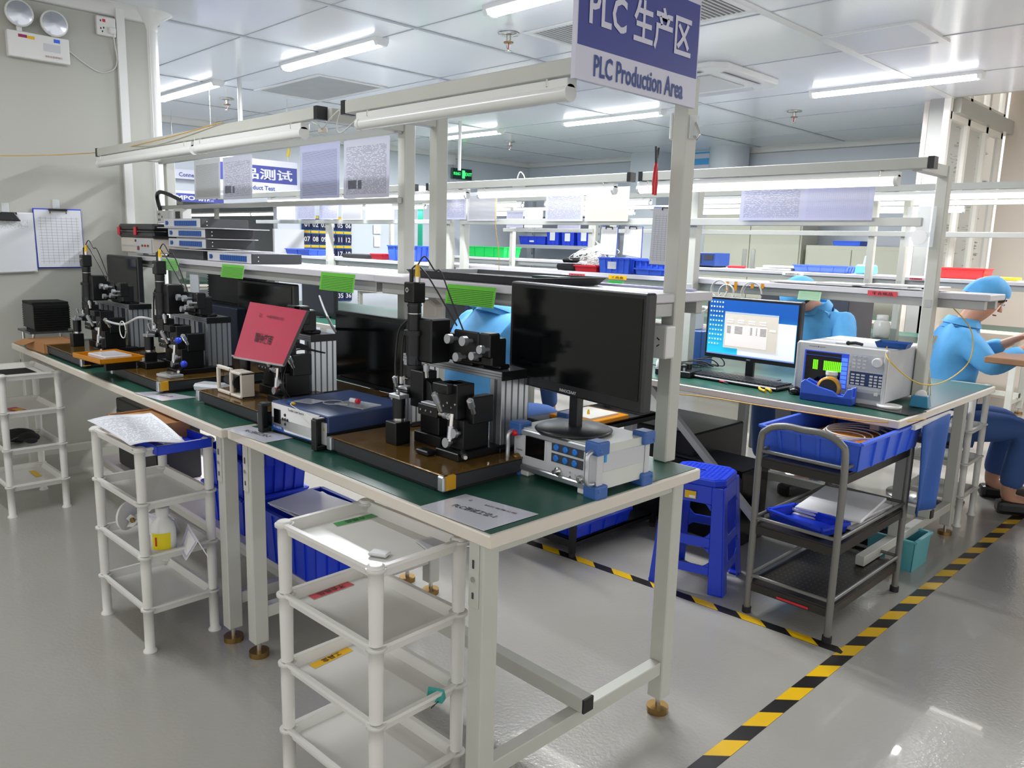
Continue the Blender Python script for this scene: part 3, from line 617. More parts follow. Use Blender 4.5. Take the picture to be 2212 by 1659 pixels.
def station(label, x1, w, y0, gx, mx, scope=True, alt=0, d=.50, blue=False, stage=True):
    """x1 right edge of the board, gx gantry right face offset, mx microscope offset (both measured from x1, negative is left)"""
    zt = .80-.752
    t = thing('alignment_station', label, 'alignment station', (x1, y0, .752), 0, 'fibre alignment stations on the front benches')
    b = MB().bb((-w, 0, .008), (0, d, zt-.005), m_bside).bb((-w-.004, -.004, zt-.004), (.004, d+.004, zt), m_bread).build('breadboard', t, .002)
    for cx, cy in ((-w, 0), (0, 0), (-w, d), (0, d)): MB().box((cx, cy, .028), (.022, .022, .038), m_alu).build('corner_post', b, .003)
    MB().bb((-w+.01, .01, 0), (-.01, d-.01, .008), m_rubber).build('rubber_base', b)
    if alt != 2: MB().box((.002, .012, .03), (.024, .03, .034), m_kapt).build('yellow_tape', b)
    # gantry of slotted aluminium profile
    gy0 = .25; gz = 1.015-.752; gl = -w-.01+(.0 if alt else .0)
    for cx in (gx-.022, gl+.03):
        c = MB().bb((cx-.022, gy0, zt+.012), (cx+.022, gy0+.10, gz-.022), m_alu)
        for yk in (.015, .038, .062, .085): c.bb((cx+.0215, gy0+yk-.003, zt+.012), (cx+.0225, gy0+yk+.003, gz-.022), m_alud)
        c.bb((cx-.006, gy0-.0006, zt+.012), (cx+.006, gy0+.001, gz-.022), m_alud); c.build('profile_column', t, .001)
        MB().bb((cx-.03, gy0-.008, zt), (cx+.03, gy0+.108, zt+.013), m_anod).build('column_foot', t, .002)
    c = MB().bb((gl, gy0, gz-.022), (gx, gy0+.10, gz), m_alu)
    for zk in (.006, .013): c.bb((gl, gy0-.0006, gz-zk-.002), (gx, gy0+.001, gz-zk), m_alud)
    c.build('profile_beam', t, .001)
    MB().bb((gx, gy0-.001, gz-.023), (gx+.004, gy0+.101, gz+.001), m_anod).build('beam_end_plate', t)
    # carriage and camera arm on the beam
    a = MB().bb((mx+.055, gy0-.02, gz+.012), (gx-.02, gy0+.035, gz+.085), m_anod).bb((mx+.10, gy0-.03, gz+.02), (mx+.2, gy0-.02, gz+.10), m_anod).bb((gx-.06, gy0-.03, gz+.035), (gx-.018, gy0+.01, gz+.10), m_anod).bb((gx-.10, gy0+.02, gz), (gx-.03, gy0+.06, gz+.013), m_anod).bb((mx+.06, gy0, gz), (gx-.12, gy0+.06, gz+.013), m_anod)
    a.build('camera_arm', t, .004)
    for kx, kz, r in ((mx+.115, gz+.075, .013), (mx+.175, gz+.075, .013), (mx+.15, gz+.03, .012), (gx-.05, gz+.04, .011), (gx-.02, gz+.06, .011)): knob((kx, gy0-.03, kz), t, (0, -1, .05), r, .035)
    if scope:
        sy = gy0-.085+.0; sz = .10
        MB().box((mx+.03, sy+.035, gz+.065), (.085, .07, .12), m_anod).build('focus_block', t, .004)
        s = MB().cyl((mx, sy, gz+.087), (mx, sy, gz+.165), .019, m_anod, 24).cyl((mx, sy, gz+.156), (mx, sy, gz+.160), .0205, m_lens, 24).cyl((mx, sy, gz+.135), (mx, sy, gz+.137), .0195, m_steel, 24)
        s.cyl((mx, sy, gz+.02), (mx, sy, gz+.087), .023, m_anod, 24).cyl((mx, sy, gz+.077), (mx, sy, gz+.090), .029, m_anod, 24).cyl((mx, sy, gz-.005), (mx, sy, gz+.02), .021, m_lens, 24).cyl((mx, sy, gz-.04), (mx, sy, gz-.005), .029, m_anod, 28).cyl((mx, sy, gz-.06), (mx, sy, gz-.04), .025, m_anod, 24)
        s.build('microscope_tube', t)
        MB().cyl((mx, sy-.031, gz-.04), (mx, sy-.036, gz-.04), .006, m_steel, 12).bb((mx-.015, sy-.034, gz-.0405), (mx+.015, sy-.031, gz-.0385), m_steel).build('set_screw', t)
        c = MB().box((mx, sy, gz+.165+.028), (.043, .043, .056), m_anod).build('camera_head', t, .003)
        MB().cyl((mx-.002, sy-.0215, gz+.20), (mx-.002, sy-.025, gz+.20), .007, m_steel, 16).cyl((mx-.002, sy-.025, gz+.20), (mx-.002, sy-.0255, gz+.20), .003, m_ink, 12).build('screw', c)
        MB().cyl((mx+.012, sy, gz+.221), (mx+.012, sy, gz+.236), .008, m_steel, 12).cyl((mx+.012, sy, gz+.236), (mx+.012, sy, gz+.268), .0075, m_yel, 12, .005).build('yellow_connector', c)
        MB().cyl((mx-.014, sy, gz+.221), (mx-.014, sy, gz+.255), .006, m_wireb, 10).build('plug', c)
        MB().tube(spline([(mx+.012, sy, gz+.266), (mx+.03, sy+.01, gz+.29), (mx+.06, sy+.02, gz+.255), (mx+.075, sy+.03, gz+.25), (mx+.10, sy+.05, gz+.17), (mx+.14, sy+.06, gz+.09)]), .0022, m_wireb).tube(spline([(mx-.014, sy, gz+.255), (mx-.005, sy+.01, gz+.266), (mx+.02, sy+.01, gz+.255), (mx+.05, sy+.02, gz+.221), (mx+.12, sy+.05, gz+.11)]), .0022, m_wireb).build('camera_cable', t)
        MB().tube(spline([(mx-.03, sy, gz+.115), (mx-.07, sy, gz+.08), (mx-.085, sy, gz+.0), (mx-.085, sy, gz-.05)]), .0035, m_wireb).tube(spline([(mx-.03, sy+.01, gz+.10), (mx-.06, sy+.01, gz+.07), (mx-.07, sy+.01, gz+.0), (mx-.07, sy+.01, gz-.05)]), .0035, m_wireb).cyl((mx-.085, sy, gz-.05), (mx-.085, sy, gz-.07), .006, m_paper, 12).cyl((mx-.07, sy+.01, gz-.05), (mx-.07, sy+.01, gz-.07), .006, m_paper, 12).cyl((mx-.085, sy, gz-.07), (mx-.085, sy, gz-.1), .006, m_blackp, 12).cyl((mx-.07, sy+.01, gz-.07), (mx-.07, sy+.01, gz-.1), .006, m_blackp, 12).build('light_guide', t)
    if stage:
        # centre stage with upright block and cylinder holder
        bx = mx+.015
        s = MB().bb((bx+.05, .075, zt), (bx+.098, .125, zt+.062), m_anod)
        s.v = [Vector((v.x-.075, v.y, v.z)) for v in s.v]; s.build('support_block', t, .002)
        MB().cyl((bx-.003, .105, zt+.062), (bx-.003, .105, zt+.07), .016, m_steel, 20).cyl((bx-.003, .105, zt+.07), (bx-.003, .105, zt+.125), .018, m_anod, 24).bb((bx-.026, .088, zt+.125), (bx+.02, .122, zt+.136), m_alu).bb((bx-.008, .098, zt+.136), (bx, .106, zt+.147), m_alu).build('lens_holder', t, .001)
        st = MB().bb((bx+.005, .15, zt), (bx+.12, .25, zt+.03), m_anod).bb((bx+.02, .16, zt+.03), (bx+.10, .24, zt+.10), m_anod).bb((bx+.0, .14, zt+.10), (bx+.055, .19, zt+.20), m_anod).bb((bx-.06, .13, zt+.12), (bx+.0, .19, zt+.14), m_anod).bb((bx-.05, .135, zt+.14), (bx-.01, .18, zt+.148), m_alu).bb((bx+.06, .12, zt+.09), (bx+.14, .19, zt+.12), m_anod).bb((bx+.065, .125, zt+.12), (bx+.13, .185, zt+.124), m_gr)
        st.prism([(bx+.055, .15, zt+.10), (bx+.055, .15, zt+.18), (bx+.075, .15, zt+.17), (bx+.085, .15, zt+.13), (bx+.085, .15, zt+.10)], (0, .05, 0), m_anod)
        st.build('centre_stage', t, .002)
        micrometer((bx+.06, .15, zt+.185), t, (0, -.1, 1), .035, .008); micrometer((bx-.05, .13, zt+.145), t, (.1, -.3, 1), .03, .006)
        for q in range(3): MB().cyl((bx+.075+q*.022, .1195, zt+.105), (bx+.075+q*.022, .117, zt+.105), .0028, m_steel, 10).build('screw', t)
        # right stage with many micrometers
        rx = -.145 if mx < -.35 else -.115
        r = MB().bb((rx-.04, .10, zt), (rx+.05, .27, zt+.02), m_anod).bb((rx-.03, .13, zt+.02), (rx+.035, .22, zt+.10), m_anod).bb((rx-.04, .12, zt+.10), (rx+.02, .18, zt+.19), m_anod).bb((rx-.055, .10, zt+.165), (rx+.005, .16, zt+.19), m_anod).bb((rx+.02, .15, zt+.09), (rx+.05, .22, zt+.16), m_anod)
        r.prism([(rx-.075, .13, zt+.10), (rx-.075, .13, zt+.15), (rx-.055, .13, zt+.17), (rx-.035, .13, zt+.16), (rx-.035, .13, zt+.10)], (0, .02, 0), m_anod).build('right_stage', t, .002)
        micrometer((rx-.02, .10, zt+.12), t, (0, -.45, 1), .05, .009); micrometer((rx-.045, .118, zt+.105), t, (1, -.15, .05), .045, .008)
        micrometer((rx+.005, .118, zt+.115), t, (0, -.1, -1), .065, .0085, m_red if alt == 2 else None); micrometer((rx+.05, .15, zt+.12), t, (.25, -.5, .8), .045, .009)
        knob((rx+.02, .13, zt+.065), t, (0, -1, .1), .012, .022); knob((rx-.01, .13, zt+.035), t, (0, -1, .1), .013, .022)
        MB().cyl((rx+.045, .12, zt+.02), (rx+.075, .10, zt+.02), .008, m_blackp, 12).cyl((rx+.075, .10, zt+.02), (rx+.085, .095, zt+.02), .005, m_steel, 12).build('cable_plug', t)
        for q in range(4): MB().cyl((rx-.03+q*.015, .1195, zt+.13+.01*(q % 2)), (rx-.03+q*.015, .117, zt+.13+.01*(q % 2)), .0028, m_steel, 10).build('screw', t)
    return t
s4 = station('large optical alignment station with brown board and upright black microscope beside the silver instrument', -1.392, .49, 1.165, -.068, -.33)
s3 = station('optical alignment station behind the red sign and the blue laser source, no microscope', -2.29, .46, 1.165, -.12, -.33, scope=False, alt=2)
s2 = station('optical alignment station with black microscope left of the red sign', -3.0, .50, 1.12, -.14, -.385, alt=1)
s1 = station('optical alignment station with black microscope farthest left, behind the amber tray', -3.76, .58, 1.08, -.13, -.43, alt=1)
MB().bb((-.20, .07, .049), (-.15, .10, .062), m_anod).build('loose_block', s4, .003)
MB().bb((-.40, .06, .049), (-.30, .14, .075), m_anod).cyl((-.36, .07, .075), (-.36, .07, .09), .012, m_gr).build('small_stage', s2, .003)
for i, (a, b) in enumerate((((-.10, .19, .16), (-.06, .10, .19)), ((-.13, .17, .11), (-.04, .11, .1)))):
    MB().ball((b[0], b[1], b[2]), .013, m_blue).build('blue_cap', s2)
for q in range(6):
    k = .012*q
    MB().tube(spline([(-.13+k*.3, .30, .20), (-.17+k, .18, .24-k*.4), (-.14+k, .12, .15-k*.5), (-.10+k*.5, .14, .06)]), .0025, m_wireb).build('loose_cable', s3)
MB().ball((-.175, .17, .235), .011, m_red).cyl((-.175, .17, .2), (-.175, .17, .225), .005, m_steel, 10).build('red_knob', s3)
# cables hanging at the near gantry
o = MB()
for q in range(4):
    o.tube(spline([(-1.60+q*.012, 1.52, .96), (-1.56+q*.01, 1.53, .90), (-1.52+q*.008, 1.55, .84), (-1.49+.01*q, 1.60, .80), (-1.52+.02*q, 1.68, .762)]), .003, m_wireb)
tag(o.build('cable_bundle', None, 0, (-1.55, 1.56, .8)), 'loose black cables falling behind the near aluminium gantry', 'cable')

# ---- pink-red notice board
bl, br_, tr, tl = onz(505, 771, .93), onz(611, 789, .93), None, None
bl = ony(505, 771, 1.13); br_ = ony(611, 789, 1.13); tl = ony(540, 652, 1.19); tr = ony(663, 671, 1.19)
t = thing('notice_board', 'red laminated notice in a clear holder with black Chinese writing, standing over the third station', 'notice', (bl+br_)/2)
o0 = (bl+br_)/2; P4 = [tl-o0, tr-o0, br_-o0, bl-o0]
n_ = (P4[1]-P4[0]).cross(P4[3]-P4[0]).normalized()
MB().sheet(P4, m_pink, .003, m_plasticf).build('sheet', t)
ux = (P4[1]-P4[0]).normalized(); uy = (P4[0]-P4[3]).normalized(); cc = (P4[0]+P4[1]+P4[2]+P4[3])/4
nn = (P4[1]-P4[0]).cross(P4[0]-P4[3]).normalized()
MB().text('暂停使用', cc-ux*.012-uy*.018, ux, uy, .030, m_ink, .015, .105, lift=.002).text('科技有限公司', cc+ux*.02+uy*.052, ux, uy, .009, m_ink, 0, .10, lift=.002).text('Ω', cc-ux*.07+uy*.052, ux, uy, .012, m_ink, .01, lift=.002).build('lettering', t)
MB().bar(P4[3]-nn*.002, P4[2]-nn*.002, .006, .006, m_plasticf).bar(P4[1]-nn*.004, P4[2]-nn*.004, .005, .008, m_dark).build('holder_edge', t)

# ================================================================= MONITORS
def monitor(name, label, loc, w, h, rz, base=True, neck=.06, tiltz=0, screen=None, bz=.012, brand=None, face=-1, cat='monitor', hold=0):
    """origin at base centre on the surface; screen faces -Y"""
    t = thing(name, label, cat, loc, rz); z0 = neck; b = .014
    MB().bb((-w/2, -.018, z0), (w/2, .012, z0+h), m_blackp).build('housing', t, .005, seg=2)
    MB().bb((-w/2+b, -.0195, z0+b+.014), (w/2-b, -.018, z0+h-b), screen or m_blackg).build('screen', t)
    MB().bb((-w*.3, .012, z0+h*.15), (w*.3, .035, z0+h*.8), m_blackp).build('rear_cover', t, .008)
    if base:
        MB().bb((-.018, .0, .008), (.018, .02, z0+h*.3), m_blackp).build('stand', t, .003)
        MB().lathe((0, .005, 0), [(.098, 0), (.1, .004), (.092, .009), (.03, .013)], m_blackp, 40).build('base', t)
    if brand: MB().text(brand, (0, -.0195, z0+.012), X, Z, .008, m_gr, .01).build('brand_lettering', t)
    return t
monitor('monitor', 'dark switched-off monitor on a round stand standing on the silver instrument', (-1.285, 1.50, .881), .51, .275, -.14, neck=.090, brand='INNOCEAAY')
def mon_plain(label, tlp, trp, y, h, rz=0):
    a = ony(*tlp, y); b = ony(*trp, y); w = (b-a).length
    t = thing('monitor', label, 'monitor', ((a.x+b.x)/2, y, (a.z+b.z)/2-h), math.atan2(b.y-a.y, b.x-a.x)+rz)
    z = t.location.z-.752
    MB().bb((-w/2, -.015, 0), (w/2, .015, h), m_blackp).build('housing', t, .005); MB().bb((-w/2+.014, -.0165, .02), (w/2-.014, -.015, h-.014), m_blackg).build('screen', t)
    MB().bb((-.02, 0, -z+.008), (.02, .02, .05), m_blackp).bb((-.11, -.07, -z), (.11, .09, -z+.008), m_blackp).build('stand', t, .003)
mon_plain('dark monitor behind the blue laser source, its screen dark and tilted', (730, 670), (888, 692), 1.72, .28)
mon_plain('dark monitor under the shelf above the red sign, left part', (518, 600), (640, 617), 1.70, .27)
mon_plain('dark monitor farthest left, behind the first microscope and under the shelf', (210, 547), (302, 556), 1.60, .25)
mon_plain('small dark monitor under the second row shelf, behind the blue tape dispenser', (655, 603), (727, 608), 3.25, .3)
mon_plain('large dark monitor in the second row behind the seated person in blue', (950, 652), (1060, 662), 3.3, .3)
# ribbed black industrial computers
def ribbed(label, c, w, d, h, rz=0):
    t = thing('industrial_computer', label, 'computer', c, rz); MB().bb((-w/2, -d/2, .01), (w/2, d/2, h-.012), m_anod).build('case', t, .003)
    m = MB(); n = int(w/.012)
    for i in range(n): m.bb((-w/2+.004+i*.012, -d/2, h-.012), (-w/2+.009+i*.012, d/2, h), m_anod)
    n = int(h/.012)
    for i in range(1, n-1): m.bb((-w/2-.008, -d/2, i*.012), (-w/2, d/2, i*.012+.005), m_anod).bb((w/2, -d/2, i*.012), (w/2+.008, d/2, i*.012+.005), m_anod)
    m.build('cooling_fins', t); MB().bb((-w/2+.01, -d/2+.01, 0), (w/2-.01, d/2-.01, .01), m_rubber).build('feet', t)
q = onx(93, 705, -4.62)
ribbed('black ribbed industrial computer at the far left by the wall', (-4.71, 1.19, .83), .2, .17, .15)
t = thing('acrylic_platform', 'low dark clear platform beneath the black ribbed computer by the wall', 'platform', (-4.71, 1.19, .752)); MB().bb((-.12, -.11, .068), (.12, .11, .078), mat('smoked_acrylic', (60, 64, 70), .15, alpha=.8)).build('top_plate', t)
for sx in (-.1, .1):
    for sy in (-.09, .09): MB().cyl((sx, sy, 0), (sx, sy, .068), .008, m_steel).build('leg', t)
ribbed('black ribbed industrial computer standing behind the second station under the green card', (-3.66, 1.75, .752+.27), .36, .12, .16)
t = thing('equipment_rack', 'dark navy equipment rack with round black cable gland behind the second station', 'cabinet', (-3.70, 1.74, .752)); MB().bb((-.26, -.1, 0), (.26, .1, .268), mat('navy_dark', (26, 34, 52), .5)).build('case', t, .004); MB().lathe((.10, -.101, .10), [(.035, 0), (.035, -.03), (.018, -.03)], m_blackp, 24, 'Y').build('cable_gland', t); MB().bb((.17, -.102, .02), (.24, -.1, .05), m_paper).build('label_plate', t)
MB().bb((-.26, -.09, .268), (-.16, -.085, .40), m_wallb).bb((-.26, -.085, .268), (-.16, .05, .27), m_wallb).build('grey_panel', t)

# ================================================================= SILVER INSTRUMENT
I0 = (-1.280, 1.53, .752); t = thing('test_instrument', 'silver bench instrument with blue corner guards, small dark display and six blue buttons', 'instrument', I0, -.02)
w, d, h = .142, .10, .128
MB().bb((-w, -d, .016), (w, d, h-.002), m_instr).bb((-w+.0, -d-.002, .03), (w, -d, h-.018), m_gr).build('case', t, .004)
MB().bb((w-.0005, -d+.02, .06), (w+.002, d-.02, .105), m_dark if False else m_gr).bb((w, -d-.004, .02), (w+.004, -d+.018, h-.01), m_gr).bb((w, d-.018, .02), (w+.004, d+.0, h-.01), m_gr).build('side_trim', t, .002)
MB().bb((-w-.003, -d-.008, h-.020), (w+.003, -d, h-.004), m_alu).bb((-w-.003, -d-.008, .014), (w+.003, -d, .030), m_alu).build('front_rail', t, .003)
for sx in (-1, 1):
    for sy in (-1, 1):
        for z in (.02, h-.012):
            up = 1 if z > .05 else -1
            g = MB().box((sx*(w-.010), sy*(d-.010), z+up*.006), (.044, .044, .034), m_bluec).prism([(sx*(w+.004), sy*(d+.010), z-.012), (sx*(w+.018), sy*(d+.008), z), (sx*(w+.004), sy*(d+.010), z+.014), (sx*(w-.02), sy*(d+.012), z)], (0, -sy*.01, 0), m_bluec)
            g.build('corner_guard', t, .005, seg=2)
for sx in (-1, 1):
    x = sx*(w-.006)
    MB().tube(spline([(x, -d, .035), (x, -d-.02, .036), (x, -d-.03, .045), (x, -d-.03, .075), (x, -d-.03, .105), (x, -d-.02, .114), (x, -d, .115)], 6), .006, m_alu, 12).build('handle', t)
MB().bb((-.098, -d-.0035, .055), (-.03, -d-.002, .118), m_blackg).build('display', t)
MB().bb((-.104, -d-.003, .05), (-.024, -d-.002, .123), m_gr).build('display_bezel', t, .001)
for r in range(2):
    bd = MB().bb((-.005, -d-.0035, .088-r*.028), (.10, -d-.002, .110-r*.028), m_dark).build('button_panel', t)
    for q in range(3): MB().lathe((.012+q*.031, -d-.0035, .099-r*.028), [(.0085, 0), (.0085, -.003), (.006, -.004)], mat('button_blue', (40, 120, 210), .3), 20, 'Y').build('button', bd)
MB().lathe((-.126, -d-.002, .043), [(.012, 0), (.012, -.012), (.009, -.016), (.004, -.016)], m_brass, 20, 'Y').build('connector', t)
MB().lathe((.02, -d-.002, .04), [(.010, 0), (.010, -.006), (.006, -.006), (.005, -.02)], m_steel, 20, 'Y').build('connector', t)
MB().lathe((.095, -d-.002, .037), [(.010, 0), (.010, -.008), (.006, -.012)], m_steel, 20, 'Y').build('key_switch', t)
MB().lathe((-.128, -d-.002, .11), [(.008, 0), (.008, -.016), (.005, -.018)], m_red, 16, 'Y').build('red_cap', t)
MB().bb((w+.002, -d+.022, .085), (w+.004, -d+.03, .135), mat('bright_blue_strip', (30, 150, 220), .3)).build('side_label', t)
MB().text('SIGNAL', (-.12, -d-.0023, .066), X, Z, .005, m_ink, 0).text('O', (.06, -d-.0023, .045), X, Z, .005, m_ink, 0).text('▲', (.06, -d-.0023, .035), X, Z, .005, m_ink, 0).text('I', (.077, -d-.0023, .042), X, Z, .005, m_ink, 0).build('lettering', t)
for sx in (-.1, .1):
    for sy in (-.09, .09): MB().box((sx, sy, .008), (.03, .03, .016), m_trim).build('foot', t, .003)

# ================================================================= LASER SOURCE
LZ = .752; a = onz(588, 921, .77); b = onz(693, 955, .77)
ax = (b-a); w = ax.length; t = thing('laser_source', 'blue and white tunable laser source with black rack handles in front of the third station', 'instrument', (a.x+ax.x/2, a.y+ax.y/2, LZ), math.atan2(ax.y, ax.x))
w = w/2; d = .30; h = .098
MB().bb((-w, 0, .012), (w, .002, h-.004), m_paper).build('front_panel', t)
MB().bb((-w-.005, .002, .008), (w+.035, d, h), m_navy).bb((-w-.004, .002, .001), (w+.03, d-.01, .008), m_black).build('case', t, .003)
MB().bb((-w-.006, .0, .02), (w+.036, d+.001, .05), m_black).build('lower_case', t)
for s in (-1, 1):
    x = s*(w+.014); g = MB()
    g.prism([(x-.012, -.03, .002), (x-.012, .0, .002), (x-.012, .0, h), (x-.012, -.03, h-.012)], (.004, 0, 0), m_black)
    g.bb((x-.012, -.034, .002), (x+.012, -.026, h-.008), m_black).bb((x-.012, -.03, h-.016), (x+.012, .0, h-.004), m_black).bb((x-.012, -.03, .002), (x+.012, 0, .014), m_black); g.build('handle', t, .002)
MB().bb((w+.0, -.001, .014), (w+.03, .001, h-.02), m_paper).build('side_plate', t)
MB().prism([(w+.014, -.0015, .055), (w+.022, -.0015, .055), (w+.018, -.0015, .066)], (0, .0005, 0), m_yel).build('warning_triangle', t)
MB().bb((-w+.014, -.002, .034), (-w+.05, 0, .078), m_blackg).build('display', t)
for dx, dz in ((0, .014), (0, -.014), (-.013, 0), (.013, 0), (0, 0)): MB().lathe((-w+.075+dx, -.0005, .052+dz), [(.005, 0), (.004, -.002)], m_ink, 14, 'Y').build('button', t)
MB().lathe((w-.03, -.0005, .05), [(.012, 0), (.012, -.004), (.006, -.006)], m_blackp, 20, 'Y').build('fibre_port', t)
MB().text('Tunable Laser Source', (.005, -.0006, .086), X, Z, .0075, m_ink, .01, .085).text('ITU GRIDIN', (-w+.033, -.0006, .022), X, Z, .007, m_signw, .01, .045).text('Active', (w-.03, -.0006, .03), X, Z, .004, m_ink, 0).prism([(-w, -.0004, .012), (-w+.07, -.0004, .012), (-w+.06, -.0004, .026), (-w, -.0004, .028)], (0, .0002, 0), m_port).bb((-w, -.0003, .010), (w, .0, .014), m_port).build('lettering', t)
MB().tube(spline(arc((.02, .12, h+.004), .03, 0, 5.5, 10)+[(.08, .13, h+.006)], 3), .0012, m_wire).tube(spline([(-w+.09, .02, h+.006), (-w+.11, .0, h+.004), (w-.02, -.02, h-.01), (w-.03, -.012, .05)]), .0012, m_wire).build('fibre_cable', t)
f = thing('film_bag', 'clear film bag with red capped vial on top of the blue laser source', 'bag', (0, 0, 0)); f.location = t.matrix_basis @ Vector((.09, .16, h+.001)); f.rotation_euler = (0, 0, .2)
MB().bb((-.06, -.04, 0), (.06, .04, .004), m_plasticf).build('film', f, .001); MB().cyl((-.03, 0, .012), (-.005, .0, .012), .007, m_paper, 12).cyl((-.005, 0, .012), (.005, 0, .012), .008, m_red, 12).build('vial', f)
o = MB().sheet([(-.09, .10, h+.002), (-.02, .12, h+.002), (-.01, .06, h+.002), (-.08, .04, h+.002)], m_form).build('paper_slip'); o.location = t.matrix_basis @ Vector((0, 0, 0)); o.rotation_euler = t.rotation_euler; tag(o, 'small printed slip on top of the blue laser source', 'paper')
t2 = thing('fibre_plug', 'blue and yellow fibre plug lying on the front edge of the laser source', 'plug', tuple((Matrix.Translation(t.location) @ Matrix.Rotation(t.rotation_euler.z, 4, 'Z')) @ Vector((-w+.075, .02, h+.005)))); MB().box((0, 0, 0), (.022, .011, .009), m_port).build('body', t2, .001); MB().box((.018, -.002, 0), (.016, .007, .007), m_yel).build('boot', t2, .001)
# ================================================================= loose things on the front benches
def lay(corners_px, z, m, lab, cat='paper', name='printed_sheet', t=.001, grp=None):
    p = [onz(*q, z) for q in corners_px]; o = MB().sheet(p, m, t).build(name, None, 0, tuple(sum((q for q in p), Vector())/4)); return tag(o, lab, cat, grp)
zb = .7525
def laysign(px, lines, lab):
    p = [onz(*q, zb+.001) for q in px]; c = sum(p, Vector())/4; t = thing('laminated_notice', lab, 'notice', c)
    P = [q-c for q in p]; MB().sheet(P, m_lamin, .0008).build('sheet', t); x = (P[1]-P[0]).normalized(); y = (P[0]-P[3]).normalized(); m = MB()
    for s, u, v, h, w in lines: m.text(s, x*u+y*v, x, y, h, m_ink, .01, w)
    m.build('lettering', t)
laysign([(1006, 1067), (1163, 1110), (1045, 1146), (905, 1094)], (('PLC测试工位-1', -.0, -.005, .022, .12), ('科技有限公司', .03, .042, .008, .09), ('Ω', -.06, .045, .009, None)), 'laminated notice with black writing at the right end of the foreground bench')
laysign([(535, 919), (635, 945), (572, 956), (488, 928)], (('PLC测试工位-2', 0, 0, .022, .12),), 'laminated notice lying under the left handle of the laser source')
laysign([(348, 845), (424, 858), (350, 866), (288, 848)], (('工位-3', 0, 0, .02, .1),), 'small laminated notice in front of the second station')
c = onz(118, 745, zb); t = thing('cardboard_box', 'open flat cardboard box on the far left end of the bench', 'box', (-4.44, 1.15, zb), .05)
MB().bb((-.14, -.09, 0), (.14, .09, .004), m_card).bb((-.14, -.09, 0), (.14, -.086, .05), m_card).bb((-.14, .086, 0), (.14, .09, .05), m_card).bb((-.14, -.09, 0), (-.136, .09, .05), m_card).bb((.136, -.09, 0), (.14, .09, .05), m_card).bb((-.13, -.08, .045), (.13, .08, .048), m_card).build('carton', t)
MB().prism([(-.14, -.09, .05), (.0, -.09, .05), (-.02, -.14, .03), (-.15, -.14, .03)], (0, 0, .003), m_card).build('flap', t)
c = onz(235, 770, .84); t = thing('amber_tray', 'amber taped tray holding a clear white case, resting on the leftmost station', 'tray', (c.x, c.y, .83), .1); w, d = .13, .09
g = MB().bb((-w, -d, 0), (w, d, .004), m_kap)
for a, b in (((-w, -d, 0), (w, -d+.004, .02)), ((-w, d-.004, 0), (w, d, .02)), ((-w, -d, 0), (-w+.004, d, .02)), ((w-.004, -d, 0), (w, d, .02))): g.bb(a, b, m_kap)
g.build('tray', t, .001); MB().bb((-.08, -.05, .005), (.08, .06, .022), mat('clear_case', (225, 225, 228), .15, alpha=.8)).build('clear_case', t, .003)
for s in (-1, 1): MB().bb((s*.10-.01, -.06, -.032), (s*.10+.01, .06, 0), m_anod).build('support', t)
c = onz(447, 838, .77); o = MB().box((0, 0, .017), (.13, .075, .034), m_gr, taper=.94).build('grey_case', None, .01, (0, 0, 0)); o.location = (c.x, c.y+.02, zb); o.rotation_euler = (0, 0, .5); tag(o, 'small light grey plastic case between the second and third stations', 'case')
# cream framed adapter by the third station
c = onz(510, 850, .80); t = thing('framed_stage', 'cream open frame holding a black motor at the left of the third station', 'frame', (-2.69, 1.20, .801), .0); g = MB()
for a, b in (((0, 0, 0), (.11, .012, .012)), ((0, 0, .085), (.11, .012, .097)), ((0, 0, 0), (.012, .012, .097)), ((.1, 0, 0), (.112, .012, .097)), ((.1, 0, 0), (.19, .05, .01)), ((.1, 0, .08), (.19, .05, .09)), ((.18, 0, 0), (.19, .05, .09))): g.bb(a, b, m_edge)
g.build('frame', t, .003); MB().cyl((.03, .03, .045), (.09, .03, .045), .018, m_blackp, 20).cyl((.09, .03, .045), (.12, .03, .045), .024, m_blackp, 20).build('motor', t)
# ================================================================= SHELF OF THE FRONT BENCHES
SZ = 1.226
def rack_module(label, x, y, z, rz=0, w=.45, d=.245, plain=False):
    t = thing('patch_module', label, 'rack module', (x, y, z), rz, 'black rack modules with blue ports'); h = .044
    MB().bb((0, 0, 0), (w, d, h), m_dark).build('case', t, .002)
    if not plain:
        MB().bb((.004, -.003, .001), (w-.004, 0, h-.001), m_gr).build('face_plate', t, .001)
        MB().bb((.03, -.006, .012), (.055, -.003, .032), m_port).bb((.05, -.006, .017), (.062, -.003, .027), m_port).build('port', t)
        for i in range(12): MB().bb((.145+i*.022, -.007, .008), (.164+i*.022, -.003, .033), m_port).build('port', t)
        m = MB()
        for i in range(12): m.text(str(i+1), (.155+i*.022, -.0032, .038), X, Z, .004, m_ink, 0)
        m.build('lettering', t)
    for zz in (.012, .03): MB().cyl((w, .03, zz), (w+.001, .03, zz), .003, m_steel, 10).build('screw', t)
    return t
def plate(label, x0, x1, y0, y1, z, m=m_shelfw):
    o = MB().bb((x0, y0, z), (x1, y1, z+.004), m).build('separator_sheet', None, 0, ((x0+x1)/2, (y0+y1)/2, z)); tag(o, label, 'sheet')
rack_module('black rack module with twelve blue ports lying on the shelf, the lowest and rightmost one', -3.765, 1.66, SZ)
rack_module('plain black rack module on the shelf, left of the lowest module with blue ports', -4.285, 1.68, SZ, 0, .42, plain=True)
plate('white sheet between the lowest black module and the pair above it', -4.2, -3.6, 1.66, 1.93, SZ+.0445)
rack_module('black module with blue ports, second from the bottom of the stack on the shelf', -4.225, 1.66, SZ+.056)
plate('white sheet above the second black module of the shelf stack', -4.15, -3.72, 1.67, 1.9, SZ+.1005)
